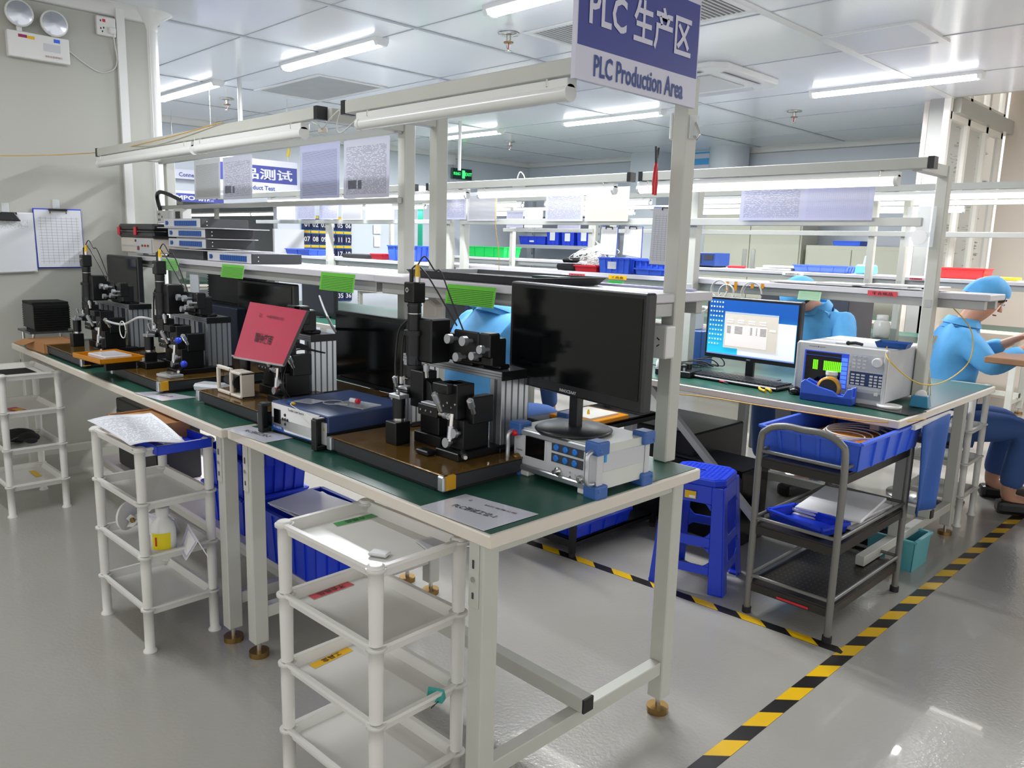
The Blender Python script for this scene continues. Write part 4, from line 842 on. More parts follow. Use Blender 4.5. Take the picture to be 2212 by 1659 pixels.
rack_module('black module with blue ports, second from the top of the stack on the shelf', -4.228, 1.66, SZ+.106)
plate('wide white sheet under the topmost black module', -4.35, -3.66, 1.65, 1.93, SZ+.1505)
rack_module('black module with blue ports, topmost of the stack on the shelf', -4.29, 1.665, SZ+.155)
t = thing('white_device', 'cream desktop device with red switch under the black toolbox on the shelf', 'device', (-4.62, 1.75, SZ))
MB().bb((-.22, -.12, .012), (.24, .15, .095), m_edge).build('case', t, .006); MB().bb((.02, -.123, .014), (.24, -.12, .093), m_gr).bb((-.2, -.123, .05), (.02, -.121, .058), m_gr).build('front_panel', t)
MB().bb((.045, -.127, .03), (.07, -.123, .052), mat('dark_red', (130, 30, 45), .4)).build('power_switch', t, .002); MB().cyl((.02, -.127, .08), (.02, -.123, .08), .007, m_dgreen, 14).build('indicator', t)
for q in range(3): MB().cyl((.12+q*.04, -.13, .055), (.12+q*.04, -.123, .055), .006, m_red if q % 2 else m_brass, 12).build('connector', t)
for sx in (-.18, .2): MB().cyl((sx, 0, 0), (sx, 0, .012), .015, m_rubber).build('foot', t)
t = thing('tool_case', 'black plastic tool case with two red latches on top of the cream device', 'case', (-4.62, 1.76, SZ+.096))
MB().bb((-.25, -.13, 0), (.26, .15, .035), m_blackp).bb((-.25, -.13, .037), (.26, .15, .075), m_blackp).build('body', t, .01)
for sx in (-.23, .02): MB().box((sx, -.134, .036), (.03, .01, .045), m_red).build('latch', t, .003)
# power strip on the left post and black cable
t = thing('power_socket', 'white double power socket with meter mounted by the left post above the tool case', 'socket', (-4.60, 1.80, 1.44)); MB().box((0, 0, 0), (.16, .05, .07), m_trim).box((.17, .02, .0), (.12, .05, .09), m_trim).bb((.14, -.008, -.02), (.2, -.004, .03), m_dark).build('housing', t, .005)
m = MB()
for dx, dz in ((-.05, .015), (-.03, .015), (-.05, -.015), (-.03, -.015), (.0, .0)): m.bb((dx-.004, -.0265, dz-.006), (dx+.004, -.025, dz+.006), m_ink)
m.build('slots', t)
tag(MB().tube(spline([(-4.68, 1.80, 1.47), (-4.67, 1.78, 1.55), (-4.60, 1.77, 1.575), (-4.5, 1.78, 1.56), (-4.38, 1.79, 1.53)]), .011, m_wireb).build('power_cable'), 'thick black cable arching over the white power socket by the left post', 'cable')
# large dark tray on the near shelf
t = thing('metal_tray', 'large shallow dark metal tray with films inside on the shelf above the green card', 'tray', (-1.87, 1.80, SZ), -.03); w, d = .31, .16
g = MB().bb((-w+.02, -d+.02, 0), (w-.02, d-.02, .003), m_dark)
for a, b, c2, d2 in (((-w, -d), (w, -d), (w-.02, -d+.02), (-w+.02, -d+.02)), ((w, -d), (w, d), (w-.02, d-.02), (w-.02, -d+.02)), ((w, d), (-w, d), (-w+.02, d-.02), (w-.02, d-.02)), ((-w, d), (-w, -d), (-w+.02, -d+.02), (-w+.02, d-.02))):
    g.add([(a[0], a[1], .025), (b[0], b[1], .025), (c2[0], c2[1], 0), (d2[0], d2[1], 0), (a[0]*1.03, a[1]*1.03, .025), (b[0]*1.03, b[1]*1.03, .025)], [(0, 1, 2, 3), (4, 5, 1, 0)], m_dark)
g.build('pan', t)
o = MB().box((0, 0, 0), (.4, .2, .006), m_plasticf).build('film_sheet', None, .001, (0, 0, 0)); o.location = (-1.87, 1.80, SZ+.012); o.rotation_euler = (0, 0, .1); tag(o, 'clear film sheet lying in the large dark tray', 'film')
o = MB().box((0, 0, 0), (.11, .06, .008), m_dgreen).build('circuit_board', None, 0); o.location = (-1.67, 1.82, SZ+.021); tag(o, 'small green circuit board at the right of the dark tray', 'circuit board')
o = MB().bb((-.22, -.012, 0), (.22, .012, .006), mat('lilac_film', (190, 190, 230), .4)).build('plastic_strip'); o.location = (-1.48, 1.98, SZ); tag(o, 'pale lilac plastic strip at the back of the shelf behind the dark monitor', 'strip')
# sockets on the near posts
def socket86(label, loc, rz, w=.086, h=.086, dp=.03, both=False):
    t = thing('power_socket', label, 'socket', loc, rz); MB().bb((-w/2, -dp, -h/2), (w/2, 0, h/2), m_trim).build('housing', t, .006, seg=2); m = MB()
    for dx, dz, a in ((-.006, .0, 0), (.012, .009, .6), (.012, -.009, -.6)): m.box((dx, -dp-.0006, dz), (.010, .001, .0025), m_ink, ry=a)
    m.build('slots', t)
    for dz in (-h*.36, h*.36): MB().cyl((-.01, -dp-.002, dz), (-.01, -dp, dz), .004, m_gr, 10).build('screw', t)
    return t
socket86('white power socket box on the foreground post just below the shelf', (-1.243, 1.822, 1.095), 0, .075, .09, .045)
t = thing('tape_holder', 'cream plastic holder with round hole on the post left of the green card', 'holder', (-2.20, 1.80, 1.08)); MB().prism([(-.035, 0, -.06), (.035, 0, -.06), (.04, 0, .045), (.0, 0, .065), (-.035, 0, .06)], (0, -.04, 0), m_edge).build('body', t, .006); MB().cyl((.01, -.041, -.02), (.01, -.0405, -.02), .018, m_dark, 20).build('hole', t)
# yellow string across the top left and socket with cords between the beams
tag(MB().tube(spline([(-4.9, .3, 1.68), (-4.80, .9, 1.70), tuple(ony(190, 331, 1.46)), tuple(ony(330, 305, 1.46)), tuple(ony(480, 264, 1.475))], 10), .0022, m_ystr).build('yellow_string'), 'thin yellow string running along the left beam from the left edge', 'string')
t = thing('junction_box', 'small cream junction box hanging on a white cord between the two beams', 'junction box', tuple(ony(697, 282, 1.55))); MB().box((0, 0, 0), (.035, .02, .018), m_edge).build('box', t, .003)
q0 = t.location; loop = [Vector(p)-q0 for p in (ony(672, 262, 1.49), ony(690, 272, 1.5), ony(697, 278, 1.55), ony(715, 255, 1.5), ony(735, 238, 1.5), ony(728, 270, 1.5), ony(735, 287, 1.5), ony(760, 268, 1.49), ony(782, 245, 1.487))]
MB().tube(spline(loop, 6), .0025, m_wire).build('cord', t)
tag(MB().tube(spline([tuple(ony(420, 298, 1.48)), tuple(ony(425, 320, 1.48)), tuple(ony(437, 330, 1.48)), tuple(ony(450, 328, 1.48)), tuple(ony(430, 306, 1.48))], 6), .002, m_wire).build('cord_loop'), 'small white cord loop hanging between the two left tube lights', 'cord')
tg = MB().box((0, 0, 0), (.02, .004, .035), mat('tag_yellow', (225, 200, 70), .4)); o = tg.build('yellow_tag'); o.location = ony(623, 330, 1.79); o.rotation_euler = (0, .4, 0); tag(o, 'small yellow tag hanging from the rail above the Product Test sign', 'tag')

# ================================================================= LEFT WALL
WX = -4.95
t = thing('emergency_light', 'white twin-lamp emergency light high on the left wall', 'emergency light', (WX, 1.30, 2.30)); MB().bb((0, -.145, -.07), (.045, .145, .06), m_trim).build('battery_box', t, .004)
for y, z in ((-.085, .145), (.075, .125)):
    l = MB().lathe((.03, y, z), [(.03, -.02), (.06, .0), (.066, .02), (.066, .03), (.058, .032)], m_trim, 28, 'X').build('lamp', t)
    MB().lathe((.03, y, z), [(.058, .0325), (.03, .038), (.004, .04)], mat('reflector', (190, 195, 205), .12, .8), 24, 'X').build('lens', l)
    MB().box((.03, y, z-.075), (.015, .025, .03), m_trim).build('bracket', t, .002)
for a_, b_, m_ in (((.0452, .02, -.02), (.046, .10, .02), m_gr), ((.0452, -.095, .03), (.046, -.055, .045), mat('maroon', (150, 30, 90), .4)), ((.0452, -.055, .028), (.046, -.02, .043), m_yel), ((.0452, .07, .03), (.046, .10, .048), m_blue2)): MB().bb(a_, b_, m_).build('sticker', t)
MB().text('消防应急照明灯', (.0465, .065, -.045), Y, Z, .011, mat('ink_red', (150, 90, 90), .4), 0, .085).build('lettering', t)
t = thing('wall_socket', 'white wall socket with plug and cord under the ceiling on the left wall', 'socket', (WX, 1.645, 2.47)); MB().bb((0, -.05, -.05), (.03, .05, .05), m_trim).build('face_plate', t, .006, seg=2)
MB().box((.04, .025, -.02), (.03, .035, .035), m_trim).build('plug', t, .006); MB().bb((.03, -.02, .02), (.032, -.005, .035), m_red).build('switch', t); m = MB()
for dy, dz in ((-.03, .025), (-.03, -.015), (-.015, -.01), (-.022, -.03)): m.bb((.03, dy-.003, dz-.005), (.0306, dy+.003, dz+.005), m_ink)
m.build('slots', t)
MB().tube(spline([(.04, .03, -.04), (.03, .04, -.1), (.02, .05, -.17), (.012, .03, -.22), (.006, -.04, -.245), (.006, -.12, -.21), (.006, -.2, -.155)], 8), .003, m_wire).build('cord', t)
def clipboard(lab, tl, tr, br, bl, bcol, m, clip=True, tilt=0):
    c = [onx(*q, WX+.02) for q in (tl, tr, br, bl)]; o = sum(c, Vector())/4; t = thing('clipboard', lab, 'clipboard', o, 0, 'clipboards on the left wall'); P = [q-o for q in c]
    MB().sheet([q*1.04+X*-.004 for q in P], bcol, .004, bcol).build('board', t)
    top = (P[0]+P[1])/2; P2 = [q+X*.006 for q in P]; MB().sheet(P2, m, .006).build('paper_pad', t)
    ux = (P[1]-P[0]).normalized()
    MB().bar(top-ux*.045+X*.012, top+ux*.045+X*.012, .012, .012, m_blackp).tube([top-ux*.04+X*.014-Z*.02, top-ux*.04+X*.014, top+ux*.04+X*.014, top+ux*.04+X*.014-Z*.02], .003, m_blackp).build('clip', t)
    MB().box(top+X*(-.012)+Z*.03, (.006, .035, .05), m_plasticf).build('wall_hook', t)
    return t
clipboard('blue clipboard with a printed table hanging on the left wall', (72, 452), (173, 455), (182, 576), (84, 577), m_blue, formmat('table_print_wall', (214, 216, 222), (110, 112, 118), 40, 9, .2, .3))
t = clipboard('white paper stack on a large black clip at the left edge of the picture', (-45, 460), (70, 462), (80, 585), (-40, 590), m_paper, formmat('blank_form', (216, 218, 222), (150, 150, 156), 50, 0, .5, .3, .1, .9, .75, .9))
MB().prism([(.015, -.06, .115), (.015, .06, .115), (.015, .03, .16), (.015, -.03, .16)], (.03, 0, 0), m_blackp).build('bulldog_clip', t, .004)

# ================================================================= WHITE PLASTIC CARTS
def cart(label, c, rz, w=.355, d=.235, tiers=(.683, .508, .33, .153), grp='white plastic trolleys', name='plastic_trolley', foot_r=.0215, r=.0165, straight=False):
    t = thing(name, label, 'trolley', (c[0], c[1], 0), rz, grp)
    for k, z in enumerate(tiers):
        a, b = w/2+.012, d/2+.012; lip = .03
        g = MB().bb((-a+.012, -b+.012, z-lip), (a-.012, b-.012, z-lip+.004), m_white)
        rim = []; rr = .03
        for cx, cy, s in ((a-rr, b-rr, 0), (-a+rr, b-rr, 1), (-a+rr, -b+rr, 2), (a-rr, -b+rr, 3)):
            for q in range(5): an = math.pi/2*(s+q/4); rim.append((cx, cy, math.cos(an), math.sin(an)))
        n = len(rim); prof = [(-.020, -lip+.002), (-.012, -.004), (-.012, 0), (.0, 0), (.0, -.008), (-.006, -.008), (-.012, -lip)]
        vs = []
        for cx, cy, ux_, uy_ in rim:
            for o_, h_ in prof: vs.append((cx+ux_*(rr+o_), cy+uy_*(rr+o_), z+h_))
        m = len(prof); g.add(vs, [(i*m+j, ((i+1) % n)*m+j, ((i+1) % n)*m+(j+1) % m, i*m+(j+1) % m) for i in range(n) for j in range(m)], m_white, False)
        sh_ = g.build('shelf_tray', t, .0)
    zs = [0]+sorted(tiers)
    for sx in (-1, 1):
        for sy in (-1, 1):
            x, y = sx*w/2, sy*d/2; p = MB()
            for i in range(len(zs)-1):
                z0, z1 = zs[i], zs[i+1]-.0
                if i == 0: p.lathe((x, y, 0), [(foot_r, 0), (foot_r, .004), (r*.95, .012), (r*.98, z1-.012), (r+.006, z1-.01), (r+.006, z1-.004)], m_white, 18)
                else: p.lathe((x, y, 0), [(r*.9, z0), (r*.92, z0+.01), (r, z1-.05), (r, z1-.012), (r+.006, z1-.01), (r+.006, z1-.003)], m_white, 18)
            p.build('post', t)
            MB().lathe((x, y, zs[-1]-.003), [(r+.002, 0), (r+.002, .004), (r-.003, .007)], m_white, 18).build('cap', t)
    return t
cart('white four-tier plastic trolley in the foreground with coloured labels in its trays', (-1.462, 1.005), .035)
def on_cart(c, rz, u, v, z): q = Matrix.Rotation(rz, 3, 'Z') @ Vector((u, v, 0)); return Vector((c[0]+q.x, c[1]+q.y, z))
def cart_label(c, rz, tl_, m, txt, lab):
    p = [onz(*q, tl_[1]) for q in tl_[0]]; o = sum(p, Vector())/4; t = thing('name_label', lab, 'label', o); P = [q-o for q in p]; MB().sheet(P, m, .0006).build('strip', t)
    x = -(P[1]-P[0]).normalized(); y = -(P[0]-P[3]).normalized(); MB().text(txt, (0, 0, 0), x, y, .018, m_ink, .006, lift=.0012).build('lettering', t)
cart_label(None, 0, ([(719, 1130), (805, 1109), (817, 1116), (728, 1137)], .6585), mat('label_green', (52, 150, 70), .35), '合格品', 'green label with Chinese writing in the top tray of the foreground trolley')
cart_label(None, 0, ([(665, 1287), (751, 1256), (766, 1263), (678, 1295)], .4835), MATS['red_label'], '不合格品', 'red label in the second tray of the foreground trolley')
cart_label(None, 0, ([(667, 1436), (750, 1397), (763, 1405), (681, 1444)], .3055), MATS['yellow_label'], '工具盒', 'yellow label in the third tray of the foreground trolley')
o = MB().box((0, 0, .004), (.045, .03, .008), m_paper, .0).build('folded_tissue', None, .003); o.location = onz(820, 1199, .6585); o.rotation_euler = (0, 0, .5); tag(o, 'folded white tissue in the top tray of the foreground trolley', 'tissue')
lay([(895, 1166), (950, 1156), (985, 1170), (925, 1190)], .662, formmat('chart_print', (214, 214, 220), (70, 70, 80), 20, 0, .8), 'curled printed slip at the right of the top tray of the foreground trolley')
p = onz(945, 1510, .306); t = thing('binder_clip', 'teal binder clip with dark wire handles in the third tray of the foreground trolley', 'clip', (p.x, p.y-.004, .306), .5)
MB().prism([(-.02, -.012, .0), (-.02, .012, .0), (-.02, .0, .03)], (.04, 0, 0), mat('teal', (20, 150, 140), .4)).build('clip_body', t, .001); MB().tube(spline([(-.01, -.012, .004), (-.015, -.03, .006), (-.02, -.045, .003)]), .0012, m_wireb).tube(spline([(.01, -.012, .004), (.008, -.03, .006), (.004, -.04, .003)]), .0012, m_wireb).build('wire_handle', t)
CM = (-2.70, .97); cart('white four-tier plastic trolley in the middle with papers and a bottle', CM, .03, .37, .22)
# contents of the middle trolley
t = thing('cardboard_box', 'open brown cardboard box under the papers on the middle trolley', 'box', (-2.78, 1.0, .658), .05)
MB().bb((-.14, -.09, 0), (.13, .08, .004), m_card).bb((-.14, -.09, 0), (-.136, .08, .06), m_card).bb((.126, -.09, 0), (.13, .08, .06), m_card).bb((-.14, .076, 0), (.13, .08, .06), m_card).bb((-.14, -.09, 0), (.13, -.086, .06), m_card).build('carton', t); MB().bb((-.13, -.08, .05), (.12, .07, .054), m_card).build('flap', t)
cp = [onz(*q, .735) for q in ((188, 908), (325, 888), (400, 937), (280, 948))]
g = MB(); n = 8; vs = []; fs = []; uvs = []
for i in range(n+1):
    for j in range(n+1):
        u, v = i/n, j/n; p = cp[0]*(1-u)*(1-v)+cp[1]*u*(1-v)+cp[2]*u*v+cp[3]*(1-u)*v; p.z += .006*math.sin(u*5)-.02*v*v; vs.append(p)
for i in range(n):
    for j in range(n):
        fs.append((i*(n+1)+j, i*(n+1)+j+1, (i+1)*(n+1)+j+1, (i+1)*(n+1)+j)); uvs.append([(i/n, 1-j/n), (i/n, 1-(j+1)/n), ((i+1)/n, 1-(j+1)/n), ((i+1)/n, 1-j/n)])
g.add(vs, fs, formmat('document_print', (218, 220, 226), (110, 112, 120), 34, 0, .55, .5), True, uvs); o = g.build('document_sheet', None, 0, cp[0]); s_ = o.modifiers.new('thickness', 'SOLIDIFY'); s_.thickness = .001; tag(o, 'curled white printed document on top of the middle trolley', 'document')
t = thing('blue_tray', 'shallow blue plastic tray under the papers at the right of the middle trolley', 'tray', (-2.60, .98, .659), .05); MB().bb((-.10, -.08, 0), (.12, .1, .003), m_blue).bb((-.10, -.08, 0), (.12, -.076, .03), m_blue).bb((.116, -.08, 0), (.12, .1, .03), m_blue).bb((-.10, .096, 0), (.12, .1, .03), m_blue).build('tray', t, .002)
o = MB().box((0, 0, 0), (.14, .07, .015), m_plasticf).build('clear_bag', None, .004); o.location = (-2.56, .95, .700); o.rotation_euler = (0, .05, .2); tag(o, 'clear plastic sleeve on the right of the middle trolley top', 'bag')
c = onz(367, 1190, .31); t = thing('reagent_bottle', 'white plastic bottle with yellow label in the third tray of the middle trolley', 'bottle', (-2.565, .945, .305))
MB().lathe((0, 0, 0), [(.036, 0), (.040, .006), (.040, .085), (.034, .105), (.018, .122), (.018, .13)], m_tubeoff, 28).build('body', t); MB().lathe((0, 0, .13), [(.021, 0), (.021, .024), (.018, .026)], m_trim, 20).build('cap', t)
lb = MB(); n = 8; a0, a1 = -1.35, .2
vs = [(.0406*math.cos(a0+(a1-a0)*i/n), .0406*math.sin(a0+(a1-a0)*i/n), z) for z in (.022, .078) for i in range(n+1)]
lb.add(vs, [(i, i+1, n+2+i, n+1+i) for i in range(n)], mat('label_yellow', (232, 215, 30), .4), True); a = -.9; lb.M = Matrix.Rotation(a, 4, 'Z'); lb.box((.0408, -.002, .05), (.0006, .006, .03), m_red); lb.build('label', t)
t = thing('plastic_clamp', 'white plastic clamp with copper rivet leaning in the third tray of the middle trolley', 'clamp', (-2.78, .93, .308), .5)
MB().lathe((-.03, 0, .065), [(.05, -.004), (.052, 0), (.05, .004)], m_trim, 24, 'X').prism([(-.02, -.02, .03), (-.02, .01, .06), (.05, .03, .10), (.055, .02, .09), (.0, -.01, .03)], (0, .008, 0), m_trim).prism([(-.02, -.02, .06), (-.01, -.01, .075), (.04, .03, .02), (.03, .02, .0)], (0, .006, 0), m_trim).build('jaws', t, .001); MB().cyl((.0, -.014, .055), (.0, -.008, .055), .009, m_brass, 16).build('rivet', t)
for i, (dx, dy, rz_, lab) in enumerate(((-.02, .0, .6, 'crumpled printed bag beside the plastic clamp on the middle trolley'), (.20, .02, -.4, 'printed paper bag behind the white bottle on the middle trolley'))):
    g = MB(); g.M = Matrix.Translation((-2.70+dx, .98+dy, .306)) @ Matrix.Rotation(rz_, 4, 'Z')
    g.sheet([(-.05, .0, .085), (.05, .03, .06), (.06, -.01, .0), (-.04, -.03, .0)], m_form, .003).sheet([(.05, .03, .06), (-.05, .0, .085), (-.05, .04, .0), (.05, .06, .0)], m_form, .003); tag(g.build('paper_bag', None, 0, (-2.70+dx, .98+dy, .306)), lab, 'bag')
CL = (-4.385, .97); cart('white four-tier plastic trolley at the left edge with a black bag on it', CL, .02, .37, .235)
o = MB().bb((-.13, -.07, 0), (.13, .07, .008), m_blackp).bb((-.025, -.0, .008), (.025, .012, .0085), m_paper); 
for i in range(20): o.bb((-.125+i*.0128, -.065, .008), (-.12+i*.0128, .065, .011), m_anod)
o = o.build('ribbed_tray'); o.location = (-4.34, .96, .659); o.rotation_euler = (0, 0, .03); tag(o, 'black ribbed tray in the top of the left trolley', 'tray')
g = MB(); 
for dx, dy, dz, r_, s1_, s2_ in ((0, 0, .03, .09, 1, .5), (.09, .01, .035, .06, 1.2, .5), (.15, .0, .03, .035, 1.2, .5)): g.ball((dx, dy, dz), r_, m_blackp if False else mat('black_cloth', (16, 16, 18), .9), 8, s1_, .8, s2_*.7)
g.tube(spline([(.0, -.06, .01), (.08, -.09, .02), (.13, -.05, .05)]), .004, m_wireb); o = g.build('cloth_bag'); o.location = (-4.43, .96, .31); o.rotation_euler = (0, 0, .1); tag(o, 'crumpled black cloth bag in the third tray of the left trolley', 'bag')
o = MB().box((0, 0, 0), (.09, .05, .002), m_red).box((.02, .0, .002), (.05, .03, .002), m_yel).build('label_strip'); o.location = (-4.36, .94, .486); o.rotation_euler = (0, .04, .3); tag(o, 'red and yellow paper slips in the second tray of the left trolley', 'paper slip')
o = MB().box((0, 0, 0), (.13, .025, .001), m_yel).build('label_strip'); o.location = (-4.44, 1.02, .129); tag(o, 'yellow label in the lowest tray of the left trolley', 'label')

# ================================================================= UNDER THE FRONT BENCHES
t = thing('lower_board', 'pale pink laminate board laid as a low shelf under the benches', 'shelf', (-3.3, 1.44, .172)); MB().bb((-1.04, -.14, 0), (1.13, .26, .02), m_pinkw).build('board', t, .002); MB().bb((-1.04, -.135, -.03), (1.13, -.115, 0), m_frame).build('edge_rail', t)
def bin_(label, c, w, d, h, rz=0, m=m_blue, name='plastic_bin', lip=.008, ribs=5, cat='bin', grp=None, taper=.93):
    t = thing(name, label, cat, c, rz, grp); g = MB(); th = .004
    a, b = w/2, d/2; k = taper
    def wall(p, q):
        p0 = Vector((p[0]*k, p[1]*k, 0)); q0 = Vector((q[0]*k, q[1]*k, 0)); p1 = Vector((p[0], p[1], h)); q1 = Vector((q[0], q[1], h))
        n = (q0-p0).cross(Z).normalized()*-th
        g.add([p0, q0, q1, p1, p0+n, q0+n, q1+n, p1+n], [(0, 1, 2, 3), (7, 6, 5, 4), (3, 2, 6, 7), (0, 3, 7, 4), (1, 5, 6, 2)], m)
    C_ = [(-a, -b), (a, -b), (a, b), (-a, b)]
    for i in range(4): wall(C_[i], C_[(i+1) % 4])
    g.bb((-a*k, -b*k, 0), (a*k, b*k, th), m); g.build('shell', t)
    r_ = MB()
    for i in range(4):
        p, q = Vector(C_[i]+(0,)), Vector(C_[(i+1) % 4]+(0,)); r_.bar(p+Z*(h-.003), q+Z*(h-.003), lip*2, .008, m)
        nn = (q-p).cross(Z).normalized()
        for j in range(1, ribs+1):
            f = j/(ribs+1); bpt = p.lerp(q, f); tp = bpt+Z*(h-.006); bo = Vector((bpt.x*k, bpt.y*k, .004)); r_.bar(bo+nn*.002, tp+nn*.002, .012, .006, m)
    r_.build('rim_and_ribs', t, 0)
    return t
GB = 'deep blue bins under the bench'
bin_('deep blue bin under the bench, lower left, behind the leg', (-2.97, 1.47, .193), .36, .28, .15, 0, grp=GB)
bin_('deep blue bin under the bench, upper left, topmost of its stack', (-2.97, 1.47, .345), .36, .28, .15, 0, grp=GB)
bin_('deep blue bin under the bench between the two bench legs, holding papers', (-2.42, 1.44, .193), .44, .29, .19, 0, grp=GB)
bin_('deep blue bin under the bench, at the back left of the paper filled bin', (-2.86, 1.49, .497), .40, .26, .12, 0, grp=GB)
for i, (z, rz_) in enumerate(((.385, .1), (.392, -.05), (.402, .2))):
    o = MB().box((0, 0, 0), (.28, .2, .004), m_form, rx=-.05).build('loose_paper'); o.location = (-2.40, 1.42, z+.004); o.rotation_euler = (.03*i, .05, rz_); tag(o, ('lowest', 'middle', 'topmost')[i]+' of the loose papers on the paper filled blue bin', 'paper')
t = thing('computer_tower', 'black computer tower in the shadow under the left bench', 'computer', (-3.95, 1.45, .193)); MB().bb((-.2, -.12, 0), (.28, .1, .34), m_blackp).build('case', t, .006); MB().bb((-.19, -.123, .25), (-.05, -.12, .28), m_gr if False else m_dark).build('drive_door', t)
# black utility cart between the rows
t = thing('black_utility_cart', 'low black metal cart behind the foreground bench, holding trays', 'cart', (-2.29, 2.82, 0)); hx, hy = .16, .30
for sx in (-1, 1):
    for sy in (-1, 1):
        l = MB().bb((sx*hx-.012, sy*hy-.012, .02), (sx*hx+.012, sy*hy+.012, .78 if sy > 0 else .64), m_black).build('leg', t); MB().cyl((sx*hx, sy*hy, 0), (sx*hx, sy*hy, .02), .014, m_rubber).build('foot', l)
for z in (.06, .56): MB().bb((-hx, -hy, z), (hx, hy, z+.012), m_black).bb((-hx, -hy-.002, z-.02), (hx, -hy+.012, z+.012), m_black).bb((hx-.012, -hy, z-.02), (hx, hy, z+.012), m_black).build('shelf', t, .002)
bin_('blue tray of coiled white cables low on the black cart', (-2.25, 2.74, .074), .24, .40, .06, 0, ribs=3, name='blue_tray', cat='tray')
g = MB()
for i in range(9):
    yy_ = -.16+i*.04; g.tube(arc((random.uniform(-.03, .03), yy_, .065), .055, 0, 6.28, 18, (1, 0, 0), (0, .25, 1))[:-1], .003, m_plasticf if i % 3 == 0 else m_wire, 6, True)
o = g.build('coiled_cables'); o.location = (-2.25, 2.74, .085); tag(o, 'coils of white cable standing in the low blue tray', 'cable coils', kind='stuff')
t = thing('amber_tray', 'amber taped trays on the black cart, seen under the dark monitor', 'tray', (-2.25, 2.76, .573)); MB().bb((-.12, -.16, 0), (.12, .12, .02), m_kap).build('tray', t, .003); MB().bb((-.09, -.12, .02), (.09, .08, .028), mat('clear_case2', (230, 230, 225), .15, alpha=.7)).build('clear_case', t); MB().cyl((.02, -.05, .028), (.02, -.05, .05), .008, m_yel, 12, .003).build('yellow_cap', t)
# ================================================================= BLUE STOOL
def stool(label, c, rz, s=.15, st=.115, h=.46):
    t = thing('plastic_stool', label, 'stool', (c[0], c[1], 0), rz)
    th = .006; g = MB()
    oc = [(-st, -st+.035), (-st+.035, -st), (st-.035, -st), (st, -st+.035), (st, st-.035), (st-.035, st), (-st+.035, st), (-st, st-.035)]
    g.prism([(x, y, h-.006) for x, y in oc], (0, 0, .006), m_blue).prism([(x*1.03, y*1.03, h-.03) for x, y in oc], (0, 0, .026), m_blue); g.build('seat', t, .003)
    m = MB()
    for i in range(-5, 6):
        for j in range(-5, 6): m.box((i*.018, j*.018, h), (.010, .010, .003), m_blue, rz=.785)
    m.bb((-.012, -.004, h), (.012, .004, .0005+h+.001), m_ink); tag(m.build('seat_pattern', t), kind='stuff')
    # four sides: panel with window, lower rail and arch
    def pt(u, z, k):  # u -1..1 along side, outward flare with height
        f = st*1.03+(s-st*1.03)*(1-z/(h-.03)); return (u*f, -f, z)
    for k in range(4):
        M = Matrix.Rotation(k*math.pi/2, 4, 'Z'); g = MB(); g.M = M; zt = h-.03
        def quad(a, b, c_, d):
            P = [Vector(pt(*q, k)) for q in (a, b, c_, d)]; n = (P[1]-P[0]).cross(P[3]-P[0]).normalized()*-th
            g.add(P+[p+n for p in P], [(0, 1, 2, 3), (7, 6, 5, 4), (0, 4, 5, 1), (1, 5, 6, 2), (2, 6, 7, 3), (3, 7, 4, 0)], m_blue)
        lw = .62; L_ = [(0, .0), (.14, .14), (.24, .24)]
        for sg in (-1, 1):
            quad((sg*1, 0), (sg*1, zt), (sg*lw, zt), (sg*lw, .0))
        quad((-lw, .36), (lw, .36), (lw, zt), (-lw, zt)); quad((-lw, .185), (lw, .185), (lw, .225), (-lw, .225)); quad((-lw, .075), (lw, .075), (lw, .11), (-lw, .11))
        for sg in (-1, 1):
            for z0, z1 in ((.225, .25), (.36, .335), (.11, .13), (.185, .165)):
                quad((sg*lw, z0), (sg*lw, z1), (sg*(lw-.16), z0), (sg*(lw-.2), z0))
        g.build('side_panel', t, .002, seg=1)
        f = MB(); f.M = M
        if k == 0: f.bb((-.03, -st*1.03-.012, .375), (.015, -st*1.03-.008, .405), m_yel).bb((-.012, -st*1.03-.0125, .378), (.012, -st*1.03-.012, .388), m_paper).build('price_sticker', t)
        f = MB(); f.M = M; f.box((s-.02, -s+.02, .008), (.05, .05, .016), m_blue).build('foot', t, .008)
    return t
stool('deep blue plastic stool with yellow sticker behind the right leg of the foreground bench', (-1.655, 2.76), .27)

# ================================================================= GREY TUBE CART
m_grey_t = mat('grey_tube', (120, 120, 116), .4, .3)
t = thing('tube_cart', 'grey tubular three-tier cart with a wide blue bin on top, right of the blue stool', 'cart', (-1.19, 2.94, 0)); hx, hy = .155, .315; ht = .735
for sy, nm in ((-1, 'near'), (1, 'far')):
    MB().tube(spline([(-hx, sy*hy, .02), (-hx, sy*hy, .3), (-hx, sy*hy, ht-.09), (-hx+.02, sy*hy, ht-.025), (-hx+.08, sy*hy, ht), (0, sy*hy, ht), (hx-.08, sy*hy, ht), (hx-.02, sy*hy, ht-.025), (hx, sy*hy, ht-.09), (hx, sy*hy, .3), (hx, sy*hy, .02)], 5), .0125, m_grey_t, 12).build('hoop', t)
    for sx in (-1, 1): MB().cyl((sx*hx, sy*hy, 0), (sx*hx, sy*hy, .022), .017, m_rubber, 14).build('foot', t)
